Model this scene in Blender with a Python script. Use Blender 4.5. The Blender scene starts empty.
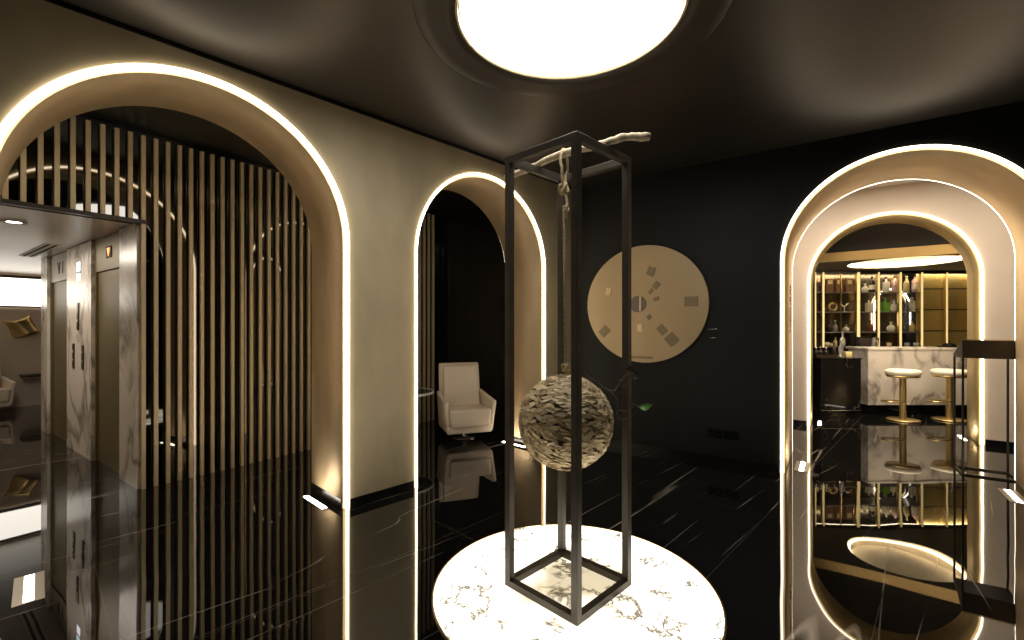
import bpy, bmesh, math, random
from math import sin, cos, pi, radians, sqrt, atan2
from mathutils import Vector, Matrix

random.seed(7)
C = bpy.context.scene.collection
SC = bpy.context.scene

# ------------------------------------------------------------------ camera, world, exposure
cam_d = bpy.data.cameras.new('camera')
cam = bpy.data.objects.new('camera', cam_d)
C.objects.link(cam)
cam.location = (0, 0, 1.5)
cam.rotation_euler = (pi / 2, 0, 0)
cam_d.sensor_width = 36.0
cam_d.lens = 455 / 1024 * 36
cam_d.shift_y = 5 / 1024
cam_d.clip_start = 0.02
SC.camera = cam
SC.view_settings.view_transform = 'Standard'
SC.view_settings.look = 'None'
SC.view_settings.gamma = 1
SC.view_settings.use_curve_mapping = False
SC.view_settings.exposure = 0.0
try:
    SC.cycles.max_bounces = 12
    SC.cycles.glossy_bounces = 6
    SC.cycles.diffuse_bounces = 5
    SC.cycles.use_denoising = True
    SC.cycles.sample_clamp_indirect = 6
    SC.cycles.caustics_reflective = True
except Exception:
    pass
W = bpy.data.worlds.new('night')
SC.world = W
W.use_nodes = True
W.node_tree.nodes['Background'].inputs[0].default_value = (1.0, 0.85, 0.65, 1)
W.node_tree.nodes['Background'].inputs[1].default_value = 0.0

LED_S = 8.0        # arch tubes
CEIL_LAMP = 8.0    # big round ceiling lamp
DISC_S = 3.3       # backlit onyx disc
UP_S = 22.0        # recessed uplights

def area(name, loc, rz, sx_, sy_, power, col=(1.0, 0.86, 0.66), spread=180):
    """added area fill shining straight down, without any fitting"""
    l = bpy.data.lights.new(name, 'AREA')
    l.shape = 'RECTANGLE'
    l.size = sx_; l.size_y = sy_
    l.energy = power; l.color = col
    l.spread = math.radians(spread)
    o = bpy.data.objects.new(name, l)
    C.objects.link(o)
    o.location = loc
    o.rotation_euler = (0, 0, rz)
    return o
area('vestibule_fill', (4.27, 5.10, 3.385), -0.618, 2.4, 0.4, 95, (1.0, 0.87, 0.72))  # added unseen fill that brightens the pale wall
area('lift_lobby_fill', (-5.5, 4.75, 2.43), -0.618, 2.6, 0.5, 34, (1.0, 0.88, 0.74))  # added unseen fill that lifts the lift lobby marble
area('bar_front_fill', (6.05, 6.55, 3.48), -0.618, 2.2, 0.16, 60, (1.0, 0.86, 0.66), 110)  # added unseen fill lighting the bar counter front from above

# ------------------------------------------------------------------ helpers
class MB:
    def __init__(self):
        self.b = bmesh.new()

    def face(self, pts):
        vs = [self.b.verts.new(p) for p in pts]
        return self.b.faces.new(vs)

    def hexa(self, c, bev=0.0, seg=2):
        """c: 8 corners, bottom ring of four then top ring of four (counter-clockwise from above)"""
        t = bmesh.new()
        v = [t.verts.new(p) for p in c]
        for f in ((3, 2, 1, 0), (4, 5, 6, 7), (0, 1, 5, 4), (1, 2, 6, 5), (2, 3, 7, 6), (3, 0, 4, 7)):
            t.faces.new([v[i] for i in f])
        if bev > 0:
            bmesh.ops.bevel(t, geom=t.edges[:], offset=bev, segments=seg, profile=0.6, affect='EDGES', clamp_overlap=True)
            for f in t.faces:
                f.smooth = seg > 1
        self._merge(t)

    def box(self, x0, x1, y0, y1, z0, z1, bev=0.0, seg=2):
        self.hexa([(x0, y0, z0), (x1, y0, z0), (x1, y1, z0), (x0, y1, z0),
                   (x0, y0, z1), (x1, y0, z1), (x1, y1, z1), (x0, y1, z1)], bev, seg)

    def _merge(self, t):
        m = {}
        for v in t.verts:
            m[v] = self.b.verts.new(v.co)
        for f in t.faces:
            try:
                nf = self.b.faces.new([m[v] for v in f.verts])
                nf.smooth = f.smooth
            except ValueError:
                pass
        t.free()

    def tube(self, pts, r, n=10, cap=True, closed=False):
        pts = [Vector(p) for p in pts]
        rs = r if isinstance(r, (list, tuple)) else [r] * len(pts)
        rings = []
        up = None
        N = len(pts)
        for i, p in enumerate(pts):
            a = pts[(i - 1) % N] if (i > 0 or closed) else p
            b = pts[(i + 1) % N] if (i < N - 1 or closed) else p
            d = (b - a)
            if d.length < 1e-9:
                d = Vector((0, 0, 1))
            d.normalize()
            if up is None:
                up = Vector((0, 0, 1)) if abs(d.z) < 0.9 else Vector((1, 0, 0))
            s = d.cross(up)
            if s.length < 1e-6:
                s = d.cross(Vector((0, 1, 0)))
            s.normalize()
            up = s.cross(d).normalized()
            rings.append([self.b.verts.new(p + (s * cos(2 * pi * k / n) + up * sin(2 * pi * k / n)) * rs[i]) for k in range(n)])
        M = N if closed else N - 1
        for i in range(M):
            A, B = rings[i], rings[(i + 1) % N]
            for k in range(n):
                f = self.b.faces.new((A[k], A[(k + 1) % n], B[(k + 1) % n], B[k]))
                f.smooth = True
        if cap and not closed:
            self.b.faces.new(list(reversed(rings[0])))
            self.b.faces.new(rings[-1])

    def lathe(self, prof, n=32, c=(0, 0, 0), smooth=True, sx=1.0, sy=1.0):
        """prof: list of (r,z)"""
        rings = []
        for r, z in prof:
            if r < 1e-6:
                rings.append([self.b.verts.new((c[0], c[1], c[2] + z))])
            else:
                rings.append([self.b.verts.new((c[0] + sx * r * cos(2 * pi * k / n), c[1] + sy * r * sin(2 * pi * k / n), c[2] + z)) for k in range(n)])
        for i in range(len(rings) - 1):
            A, B = rings[i], rings[i + 1]
            for k in range(n):
                k2 = (k + 1) % n
                if len(A) == 1 and len(B) == 1:
                    continue
                if len(A) == 1:
                    f = self.b.faces.new((A[0], B[k2], B[k]))
                elif len(B) == 1:
                    f = self.b.faces.new((A[k], A[k2], B[0]))
                else:
                    f = self.b.faces.new((A[k], A[k2], B[k2], B[k]))
                f.smooth = smooth

    def prism(self, poly, y0, y1):
        """poly in (x,z), extruded along y"""
        t = bmesh.new()
        A = [t.verts.new((x, y0, z)) for x, z in poly]
        B = [t.verts.new((x, y1, z)) for x, z in poly]
        fa = t.faces.new(A)
        fb = t.faces.new(list(reversed(B)))
        n = len(poly)
        for i in range(n):
            j = (i + 1) % n
            t.faces.new((A[j], A[i], B[i], B[j]))
        t.normal_update()
        bmesh.ops.triangulate(t, faces=[fa, fb])
        self._merge(t)

    def mesh(self, name):
        bmesh.ops.recalc_face_normals(self.b, faces=self.b.faces[:])
        me = bpy.data.meshes.new(name)
        self.b.to_mesh(me)
        self.b.free()
        return me


def obj(name, mb, m, parent=None, loc=(0, 0, 0), rz=0.0):
    me = mb.mesh(name)
    me.materials.append(m)
    o = bpy.data.objects.new(name, me)
    C.objects.link(o)
    o.location = loc
    o.rotation_euler = (0, 0, rz)
    if parent:
        o.parent = parent
    return o


def tag(o, label, cat, group=None):
    o['label'] = label
    o['category'] = cat
    if group:
        o['group'] = group
    return o


def thing(name, label, cat, loc=(0, 0, 0), rz=0.0, group=None):
    o = bpy.data.objects.new(name, None)
    C.objects.link(o)
    o.empty_display_size = 0.1
    o.location = loc
    o.rotation_euler = (0, 0, rz)
    return tag(o, label, cat, group)


def struct(name, mb, m, loc=(0, 0, 0), rz=0.0, parent=None):
    o = obj(name, mb, m, parent, loc, rz)
    o['kind'] = 'structure'
    return o


def dup(root, loc, rz, label, group=None):
    r = root.copy()
    C.objects.link(r)
    r.location = loc
    r.rotation_euler = (0, 0, rz)
    r['label'] = label
    if group:
        r['group'] = group
    for ch in list(root.children):
        c = ch.copy()
        C.objects.link(c)
        c.parent = r
        for g in list(ch.children):
            d = g.copy()
            C.objects.link(d)
            d.parent = c
    return r


# ------------------------------------------------------------------ materials
def newmat(name):
    m = bpy.data.materials.new(name)
    m.use_nodes = True
    nt = m.node_tree
    p = nt.nodes['Principled BSDF']
    return m, nt, p


def setp(p, **k):
    for a, v in k.items():
        p.inputs[a.replace('_', ' ')].default_value = v


def rgba(c):
    return (c[0], c[1], c[2], 1)


def mat(name, col, rough=0.5, metal=0.0, var=0.0, scale=6.0, stretch=(1, 1, 1), bump=0.0, rvar=0.0, spec=0.5, coat=0.0):
    m, nt, p = newmat(name)
    p.inputs['Base Color'].default_value = rgba(col)
    p.inputs['Roughness'].default_value = rough
    p.inputs['Metallic'].default_value = metal
    p.inputs['Specular IOR Level'].default_value = spec
    p.inputs['Coat Weight'].default_value = coat
    p.inputs['Coat Roughness'].default_value = 0.05
    tc = nt.nodes.new('ShaderNodeTexCoord')
    mp = nt.nodes.new('ShaderNodeMapping')
    mp.inputs['Scale'].default_value = stretch
    nz = nt.nodes.new('ShaderNodeTexNoise')
    nz.inputs['Scale'].default_value = scale
    nz.inputs['Detail'].default_value = 5
    nt.links.new(tc.outputs['Object'], mp.inputs[0])
    nt.links.new(mp.outputs[0], nz.inputs['Vector'])
    if var > 0:
        rp = nt.nodes.new('ShaderNodeValToRGB')
        rp.color_ramp.elements[0].position = 0.3
        rp.color_ramp.elements[1].position = 0.7
        rp.color_ramp.elements[0].color = rgba([c * (1 - var) for c in col])
        rp.color_ramp.elements[1].color = rgba([min(1, c * (1 + var)) for c in col])
        nt.links.new(nz.outputs['Fac'], rp.inputs[0])
        nt.links.new(rp.outputs[0], p.inputs['Base Color'])
    if rvar > 0:
        mr = nt.nodes.new('ShaderNodeMapRange')
        mr.inputs['To Min'].default_value = max(0.0, rough - rvar)
        mr.inputs['To Max'].default_value = rough + rvar
        nt.links.new(nz.outputs['Fac'], mr.inputs[0])
        nt.links.new(mr.outputs[0], p.inputs['Roughness'])
    if bump > 0:
        bp = nt.nodes.new('ShaderNodeBump')
        bp.inputs['Strength'].default_value = bump
        bp.inputs['Distance'].default_value = 0.01
        nt.links.new(nz.outputs['Fac'], bp.inputs['Height'])
        nt.links.new(bp.outputs[0], p.inputs['Normal'])
    return m


def emit(name, col, s):
    m, nt, p = newmat(name)
    p.inputs['Base Color'].default_value = rgba([0.8 * c for c in col])
    p.inputs['Emission Color'].default_value = rgba(col)
    p.inputs['Emission Strength'].default_value = s
    return m


def glassmat(name, col, rough=0.02):
    m, nt, p = newmat(name)
    setp(p, Base_Color=rgba(col), Roughness=rough, Transmission_Weight=0.85, IOR=1.45)
    return m


def marble_mat(name, base, vein, scale=1.6, width=0.035, rough=0.12, rot=(0.3, 0.5, 0.8), cover=0.5, soft=0.0):
    m, nt, p = newmat(name)
    L = nt.links.new
    tc = nt.nodes.new('ShaderNodeTexCoord')
    mp = nt.nodes.new('ShaderNodeMapping')
    mp.inputs['Rotation'].default_value = rot
    mp.inputs['Scale'].default_value = (1, 1, 0.55)
    L(tc.outputs['Object'], mp.inputs[0])
    nz = nt.nodes.new('ShaderNodeTexNoise')
    nz.inputs['Scale'].default_value = scale
    nz.inputs['Detail'].default_value = 7
    nz.inputs['Roughness'].default_value = 0.55
    nz.inputs['Distortion'].default_value = 0.6
    L(mp.outputs[0], nz.inputs['Vector'])
    sb = nt.nodes.new('ShaderNodeMath'); sb.operation = 'SUBTRACT'; sb.inputs[1].default_value = 0.5
    ab = nt.nodes.new('ShaderNodeMath'); ab.operation = 'ABSOLUTE'
    L(nz.outputs['Fac'], sb.inputs[0]); L(sb.outputs[0], ab.inputs[0])
    mr = nt.nodes.new('ShaderNodeMapRange')
    mr.inputs['From Min'].default_value = 0.0
    mr.inputs['From Max'].default_value = width
    mr.inputs['To Min'].default_value = 1.0
    mr.inputs['To Max'].default_value = 0.0
    L(ab.outputs[0], mr.inputs[0])
    n2 = nt.nodes.new('ShaderNodeTexNoise')
    n2.inputs['Scale'].default_value = scale * 1.3
    L(tc.outputs['Object'], n2.inputs['Vector'])
    m2 = nt.nodes.new('ShaderNodeMapRange')
    m2.inputs['From Min'].default_value = cover - 0.08
    m2.inputs['From Max'].default_value = cover + 0.12
    L(n2.outputs['Fac'], m2.inputs[0])
    mu = nt.nodes.new('ShaderNodeMath'); mu.operation = 'MULTIPLY'
    L(mr.outputs[0], mu.inputs[0]); L(m2.outputs[0], mu.inputs[1])
    mx = nt.nodes.new('ShaderNodeMix'); mx.data_type = 'RGBA'
    mx.inputs['A'].default_value = rgba(base)
    mx.inputs['B'].default_value = rgba(vein)
    L(mu.outputs[0], mx.inputs['Factor'])
    L(mx.outputs['Result'], p.inputs['Base Color'])
    setp(p, Roughness=rough)
    if base[0] < 0.05:
        p.inputs['Specular IOR Level'].default_value = 0.3
    return m


def floor_mat():
    m, nt, p = newmat('polished_black_marble')
    L = nt.links.new
    tc = nt.nodes.new('ShaderNodeTexCoord')
    vr = nt.nodes.new('ShaderNodeVectorRotate')
    vr.rotation_type = 'Z_AXIS'
    vr.inputs['Angle'].default_value = -radians(46.09)
    L(tc.outputs['Object'], vr.inputs['Vector'])

    def veins(rotz, scale, sy, width, lo, hi, seed, det=4.0):
        mp = nt.nodes.new('ShaderNodeMapping')
        mp.inputs['Rotation'].default_value = (0, 0, rotz)
        mp.inputs['Scale'].default_value = (scale * 0.13, scale * sy, 1)
        mp.inputs['Location'].default_value = (seed, seed * 1.7, seed)
        L(vr.outputs[0], mp.inputs[0])
        nz = nt.nodes.new('ShaderNodeTexNoise')
        nz.inputs['Scale'].default_value = 1.0
        nz.inputs['Detail'].default_value = det
        nz.inputs['Roughness'].default_value = 0.45
        L(mp.outputs[0], nz.inputs['Vector'])
        sb = nt.nodes.new('ShaderNodeMath'); sb.operation = 'SUBTRACT'; sb.inputs[1].default_value = 0.5
        ab = nt.nodes.new('ShaderNodeMath'); ab.operation = 'ABSOLUTE'
        L(nz.outputs['Fac'], sb.inputs[0]); L(sb.outputs[0], ab.inputs[0])
        mr = nt.nodes.new('ShaderNodeMapRange')
        mr.inputs['From Max'].default_value = width
        mr.inputs['To Min'].default_value = 1.0
        mr.inputs['To Max'].default_value = 0.0
        L(ab.outputs[0], mr.inputs[0])
        n2 = nt.nodes.new('ShaderNodeTexNoise')
        n2.inputs['Scale'].default_value = 1.1
        mp2 = nt.nodes.new('ShaderNodeMapping')
        mp2.inputs['Location'].default_value = (seed * 3.1, seed, 0)
        L(vr.outputs[0], mp2.inputs[0]); L(mp2.outputs[0], n2.inputs['Vector'])
        m2 = nt.nodes.new('ShaderNodeMapRange')
        m2.inputs['From Min'].default_value = lo
        m2.inputs['From Max'].default_value = hi
        L(n2.outputs['Fac'], m2.inputs[0])
        mu = nt.nodes.new('ShaderNodeMath'); mu.operation = 'MULTIPLY'
        L(mr.outputs[0], mu.inputs[0]); L(m2.outputs[0], mu.inputs[1])
        return mu.outputs[0]

    a = veins(0.08, 0.55, 3.4, 0.0030, 0.50, 0.66, 5.9, 1.0)
    b = veins(-0.13, 0.6, 2.8, 0.0026, 0.50, 0.66, 17.3, 1.0)
    c = veins(0.30, 0.8, 2.2, 0.0020, 0.54, 0.70, 2.7, 1.5)
    mx1 = nt.nodes.new('ShaderNodeMath'); mx1.operation = 'MAXIMUM'
    mx2 = nt.nodes.new('ShaderNodeMath'); mx2.operation = 'MAXIMUM'
    L(a, mx1.inputs[0]); L(b, mx1.inputs[1]); L(mx1.outputs[0], mx2.inputs[0]); L(c, mx2.inputs[1])
    br = nt.nodes.new('ShaderNodeTexBrick')
    mpb = nt.nodes.new('ShaderNodeMapping')
    mpb.inputs['Location'].default_value = (-0.24, 0.50, 0)
    L(vr.outputs[0], mpb.inputs[0])
    L(mpb.outputs[0], br.inputs['Vector'])
    br.offset = 0.0
    br.inputs['Scale'].default_value = 1.0
    br.inputs['Brick Width'].default_value = 1.86
    br.inputs['Row Height'].default_value = 0.77
    br.inputs['Mortar Size'].default_value = 0.0022
    br.inputs['Mortar Smooth'].default_value = 0.0
    br.inputs['Color1'].default_value = (0, 0, 0, 1)
    br.inputs['Color2'].default_value = (0, 0, 0, 1)
    br.inputs['Mortar'].default_value = (1, 1, 1, 1)
    cl = nt.nodes.new('ShaderNodeMix'); cl.data_type = 'RGBA'
    cl.inputs['A'].default_value = (0.006, 0.0055, 0.005, 1)
    cl.inputs['B'].default_value = (0.62, 0.55, 0.45, 1)
    L(mx2.outputs[0], cl.inputs['Factor'])
    c2 = nt.nodes.new('ShaderNodeMix'); c2.data_type = 'RGBA'
    c2.inputs['B'].default_value = (0.085, 0.075, 0.06, 1)
    L(br.outputs['Color'], c2.inputs['Factor'])
    L(cl.outputs['Result'], c2.inputs['A'])
    L(c2.outputs['Result'], p.inputs['Base Color'])
    # slight unevenness from tile to tile
    nz = nt.nodes.new('ShaderNodeTexNoise')
    nz.inputs['Scale'].default_value = 1.3
    nz.inputs['Detail'].default_value = 1
    L(vr.outputs[0], nz.inputs['Vector'])
    bp = nt.nodes.new('ShaderNodeBump')
    bp.inputs['Strength'].default_value = 0.10
    bp.inputs['Distance'].default_value = 0.02
    L(nz.outputs['Fac'], bp.inputs['Height'])
    L(bp.outputs[0], p.inputs['Normal'])
    setp(p, Roughness=0.015, IOR=1.95)
    return m


def onyx_mat():
    m, nt, p = newmat('backlit_onyx')
    L = nt.links.new
    tc = nt.nodes.new('ShaderNodeTexCoord')
    nz = nt.nodes.new('ShaderNodeTexNoise')
    nz.inputs['Scale'].default_value = 4.2
    nz.inputs['Detail'].default_value = 6
    nz.inputs['Roughness'].default_value = 0.62
    nz.inputs['Distortion'].default_value = 0.5
    L(tc.outputs['Object'], nz.inputs['Vector'])
    sb = nt.nodes.new('ShaderNodeMath'); sb.operation = 'SUBTRACT'; sb.inputs[1].default_value = 0.5
    ab = nt.nodes.new('ShaderNodeMath'); ab.operation = 'ABSOLUTE'
    L(nz.outputs['Fac'], sb.inputs[0]); L(sb.outputs[0], ab.inputs[0])
    mr = nt.nodes.new('ShaderNodeMapRange')
    mr.inputs['From Min'].default_value = 0.0
    mr.inputs['From Max'].default_value = 0.05
    mr.inputs['To Min'].default_value = 1.0
    mr.inputs['To Max'].default_value = 0.0
    L(ab.outputs[0], mr.inputs[0])
    n2 = nt.nodes.new('ShaderNodeTexNoise')
    n2.inputs['Scale'].default_value = 3.4
    n2.inputs['Detail'].default_value = 3
    mp2 = nt.nodes.new('ShaderNodeMapping')
    mp2.inputs['Location'].default_value = (1.3, 4.4, 0)
    L(tc.outputs['Object'], mp2.inputs[0]); L(mp2.outputs[0], n2.inputs['Vector'])
    m2 = nt.nodes.new('ShaderNodeMapRange')
    m2.inputs['From Min'].default_value = 0.45
    m2.inputs['From Max'].default_value = 0.55
    L(n2.outputs['Fac'], m2.inputs[0])
    mu = nt.nodes.new('ShaderNodeMath'); mu.operation = 'MULTIPLY'
    L(mr.outputs[0], mu.inputs[0]); L(m2.outputs[0], mu.inputs[1])
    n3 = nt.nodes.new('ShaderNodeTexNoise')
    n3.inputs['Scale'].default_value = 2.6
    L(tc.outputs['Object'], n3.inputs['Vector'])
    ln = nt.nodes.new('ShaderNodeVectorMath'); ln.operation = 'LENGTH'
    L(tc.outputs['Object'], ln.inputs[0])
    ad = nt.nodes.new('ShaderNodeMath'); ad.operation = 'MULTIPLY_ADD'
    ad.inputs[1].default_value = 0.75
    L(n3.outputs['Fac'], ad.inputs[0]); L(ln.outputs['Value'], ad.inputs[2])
    rp = nt.nodes.new('ShaderNodeValToRGB')  # cream stone tone plus painted glow, brighter toward the edge-lit rim
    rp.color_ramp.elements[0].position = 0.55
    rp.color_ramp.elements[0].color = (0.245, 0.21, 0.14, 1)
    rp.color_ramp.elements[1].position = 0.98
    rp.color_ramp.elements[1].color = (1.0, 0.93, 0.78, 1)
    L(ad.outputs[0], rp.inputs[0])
    mx = nt.nodes.new('ShaderNodeMix'); mx.data_type = 'RGBA'
    mx.inputs['B'].default_value = (0.026, 0.017, 0.007, 1)
    L(mu.outputs[0], mx.inputs['Factor'])
    L(rp.outputs[0], mx.inputs['A'])
    L(mx.outputs['Result'], p.inputs['Base Color'])
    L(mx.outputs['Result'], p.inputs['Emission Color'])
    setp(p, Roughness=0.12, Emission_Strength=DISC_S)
    return m


def flake_mat():
    m, nt, p = newmat('woven_bark')
    L = nt.links.new
    g = nt.nodes.new('ShaderNodeNewGeometry')
    rp = nt.nodes.new('ShaderNodeValToRGB')
    e = rp.color_ramp.elements
    e[0].position = 0.0; e[0].color = (0.30, 0.20, 0.10, 1)
    e[1].position = 1.0; e[1].color = (1.0, 0.87, 0.60, 1)
    k = e.new(0.22); k.color = (0.70, 0.53, 0.30, 1)
    k = e.new(0.65); k.color = (0.94, 0.74, 0.43, 1)
    L(g.outputs['Random Per Island'], rp.inputs[0])
    L(rp.outputs[0], p.inputs['Base Color'])
    setp(p, Roughness=0.6)
    return m


M = {}
M['bronze_plaster'] = mat('bronze_plaster', (0.66, 0.54, 0.335), 0.46, 0.25, 0.16, 2.2, (1, 1, 0.5), 0.08, 0.08)
M['reveal_bronze'] = mat('reveal_bronze', (0.78, 0.58, 0.335), 0.50, 0.3, 0.14, 3.0, (1, 1, 0.35), 0.05, 0.10)
M['reveal_gold'] = mat('reveal_gold', (0.62, 0.46, 0.22), 0.42, 0.45, 0.12, 3.0, (1, 1, 0.4), 0.03, 0.06)
M['black_wall'] = mat('black_wall', (0.0080, 0.0076, 0.0068), 0.5, 0.0, 0.25, 3.0, (1, 1, 1), 0.04, 0.06, 0.35)
M['black_gloss'] = mat('black_gloss', (0.006, 0.006, 0.006), 0.16, 0.0, 0.1, 3.0)
M['black_mirror'] = mat('black_mirror', (0.10, 0.095, 0.088), 0.03, 1.0)
M['ceiling_satin'] = mat('ceiling_satin', (0.082, 0.069, 0.056), 0.40, 0.7, 0.10, 0.9, (1, 1, 1), 0.25, 0.04)
M['lamp_ring'] = mat('lamp_ring', (0.085, 0.072, 0.058), 0.42, 0.7, 0.05)
M['skirt'] = mat('skirt', (0.006, 0.006, 0.006), 0.25)
M['slat'] = mat('slat', (0.68, 0.545, 0.335), 0.36, 0.3, 0.12, 5.0, (1, 1, 0.15))
M['plaster'] = mat('plaster', (0.70, 0.585, 0.46), 0.55, 0.0, 0.05, 2.0)
M['dark_plaster'] = mat('dark_plaster', (0.10, 0.095, 0.09), 0.6, 0.0, 0.05, 2.0)
M['void_black'] = mat('void_black', (0.028, 0.026, 0.024), 0.9, 0.0, 0.05, 2.0, spec=0.05)
M['fascia_gold'] = mat('fascia_gold', (0.36, 0.25, 0.095), 0.4, 0.4, 0.08, 3.0)
M['black_satin'] = mat('black_satin', (0.007, 0.007, 0.007), 0.38)
M['lobby_ceiling'] = mat('lobby_ceiling', (0.55, 0.50, 0.44), 0.32, 0.0, 0.03)
M['floor'] = floor_mat()
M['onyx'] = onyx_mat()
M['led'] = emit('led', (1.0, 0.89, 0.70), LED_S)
M['led_bar'] = emit('led_bar', (1.0, 0.82, 0.55), 14.0)
M['lamp'] = emit('lamp', (1.0, 0.97, 0.92), CEIL_LAMP)
M['uplight'] = emit('uplight', (1.0, 0.90, 0.76), UP_S)
M['lightbox'] = emit('lightbox', (1.0, 0.93, 0.82), 3.2)
M['downlight'] = emit('downlight', (1.0, 0.9, 0.75), 40.0)
M['steel'] = mat('steel', (0.058, 0.048, 0.035), 0.45, 0.3, 0.15, 9.0)
M['gunmetal'] = mat('gunmetal', (0.10, 0.09, 0.08), 0.35, 0.9)
M['chrome'] = mat('chrome', (0.75, 0.75, 0.75), 0.12, 1.0)
M['brass'] = mat('brass', (0.72, 0.54, 0.24), 0.28, 0.9, 0.06)
M['brass_pale'] = mat('brass_pale', (0.61, 0.465, 0.275), 0.42, 0.55, 0.04, 1.2)
M['brass_patch'] = mat('brass_patch', (0.33, 0.26, 0.16), 0.45, 0.5, 0.05)
M['brass_bright'] = mat('brass_bright', (0.85, 0.70, 0.42), 0.3, 0.5, 0.05)
M['grey_patch'] = mat('grey_patch', (0.22, 0.19, 0.17), 0.4, 0.6)
M['gold_panel'] = mat('gold_panel', (0.85, 0.66, 0.24), 0.40, 0.3, 0.10, 30.0, (1, 1, 1))
M['leather'] = mat('leather', (0.74, 0.63, 0.49), 0.45, 0.0, 0.04, 30, (1, 1, 1), 0.04)
M['cream'] = mat('cream', (0.86, 0.78, 0.62), 0.5, 0.0, 0.03)
M['wood_bark'] = mat('wood_bark', (0.66, 0.54, 0.36), 0.7, 0.0, 0.35, 22, (1, 1, 1), 0.5)
M['rope'] = mat('rope', (0.62, 0.49, 0.28), 0.75, 0.0, 0.3, 60, (1, 1, 1), 0.4)
M['twig'] = mat('twig', (0.16, 0.11, 0.075), 0.7, 0.0, 0.3, 20)
M['leaf'] = mat('leaf', (0.09, 0.26, 0.04), 0.4, 0.0, 0.2, 20)
M['petal'] = mat('petal', (0.05, 0.04, 0.02), 0.6, 0.0, 0.3, 20)
M['core'] = mat('core', (0.12, 0.08, 0.04), 0.8)
M['flake'] = flake_mat()
M['marble_white'] = marble_mat('marble_white', (0.70, 0.63, 0.54), (0.26, 0.22, 0.18), 1.6, 0.06, 0.24, (0.3, 0.5, 0.8), 0.40)
M['marble_black'] = marble_mat('marble_black', (0.006, 0.006, 0.006), (0.35, 0.32, 0.28), 2.2, 0.005, 0.06, (0.2, 0.4, 0.5), 0.60)
M['lift_bronze'] = mat('lift_bronze', (0.16, 0.125, 0.058), 0.42, 0.4, 0.10, 3.0, (1, 1, 0.2))
M['lift_head'] = mat('lift_head', (0.30, 0.25, 0.18), 0.35, 0.6, 0.06)
M['dark_metal'] = mat('dark_metal', (0.05, 0.042, 0.032), 0.35, 0.6)
M['black_plastic'] = mat('black_plastic', (0.002, 0.002, 0.002), 0.6, spec=0.15)
M['host_brown'] = mat('host_brown', (0.055, 0.045, 0.034), 0.38, 0.4, 0.08)
M['orange_light'] = emit('orange_light', (1.0, 0.32, 0.10), 2.2)
M['cyan_light'] = emit('cyan_light', (0.70, 0.95, 1.0), 1.6)
M['white_light'] = emit('white_light', (0.92, 0.97, 1.0), 2.2)
M['slot_white'] = mat('slot_white', (0.7, 0.66, 0.58), 0.5)
M['trim_plate'] = mat('trim_plate', (0.30, 0.26, 0.20), 0.3, 0.6)
M['mirror'] = mat('mirror', (0.36, 0.29, 0.20), 0.20, 0.75)
M['glass_clear'] = glassmat('glass_clear', (0.95, 0.95, 0.92))
M['glass_shelf'] = glassmat('glass_shelf', (0.80, 0.86, 0.82))
M['g_green'] = mat('g_green', (0.20, 0.50, 0.06), 0.1, 0.0)
M['g_brown'] = mat('g_brown', (0.20, 0.07, 0.02), 0.1, 0.0)
M['g_pink'] = mat('g_pink', (0.72, 0.50, 0.47), 0.15, 0.0)
M['g_white'] = mat('g_white', (0.80, 0.78, 0.72), 0.15, 0.0)
M['g_yellow'] = mat('g_yellow', (0.80, 0.66, 0.30), 0.15, 0.0)
M['g_dark'] = mat('g_dark', (0.03, 0.022, 0.018), 0.1, 0.0)
M['g_grey'] = mat('g_grey', (0.30, 0.27, 0.25), 0.2, 0.0)
M['carton'] = mat('carton', (0.20, 0.095, 0.04), 0.5, 0.0, 0.1)
M['label_cream'] = mat('label_cream', (0.85, 0.74, 0.45), 0.5, 0.0)
M['linen'] = mat('linen', (0.8, 0.77, 0.72), 0.8, 0.0)

# ------------------------------------------------------------------ the three directions of the place
H = 3.29
TL = Vector((0.6935, 0.7204, 0)); NL = Vector((0.7204, -0.6935, 0))      # along / out of the left wall
RZ_L = atan2(0.7204, 0.6935)
O_L = NL * -3.541
BB = Vector((0.815, -0.5794, 0)).normalized(); NB = Vector((-BB.y, BB.x, 0))
RZ_B = atan2(BB.y, BB.x)
O_B = Vector((2.7, 4.62, 0))


def LW(s, m, z=0):
    return O_L + TL * s - NL * m + Vector((0, 0, z))


def BW(q, m, z=0):
    return O_B + BB * q + NB * m + Vector((0, 0, z))


def UV(u, v, z=0):
    return BB * u + NB * v + Vector((0, 0, z))


def arch_pts(xc, R, zc, n=40, z0=0.0):
    p = [(xc - R, z0)]
    for i in range(n + 1):
        a = pi - pi * i / n
        p.append((xc + R * cos(a), zc + R * sin(a)))
    p.append((xc + R, z0))
    return p


def arch_wall(x0, x1, ztop, thick, openings, y0=0.0):
    poly = [(x0, 0)]
    for xc, R, zc in openings:
        poly += arch_pts(xc, R, zc)
    poly += [(x1, 0), (x1, ztop), (x0, ztop)]
    mb = MB()
    mb.prism(poly, y0, y0 + thick)
    return mb


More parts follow.
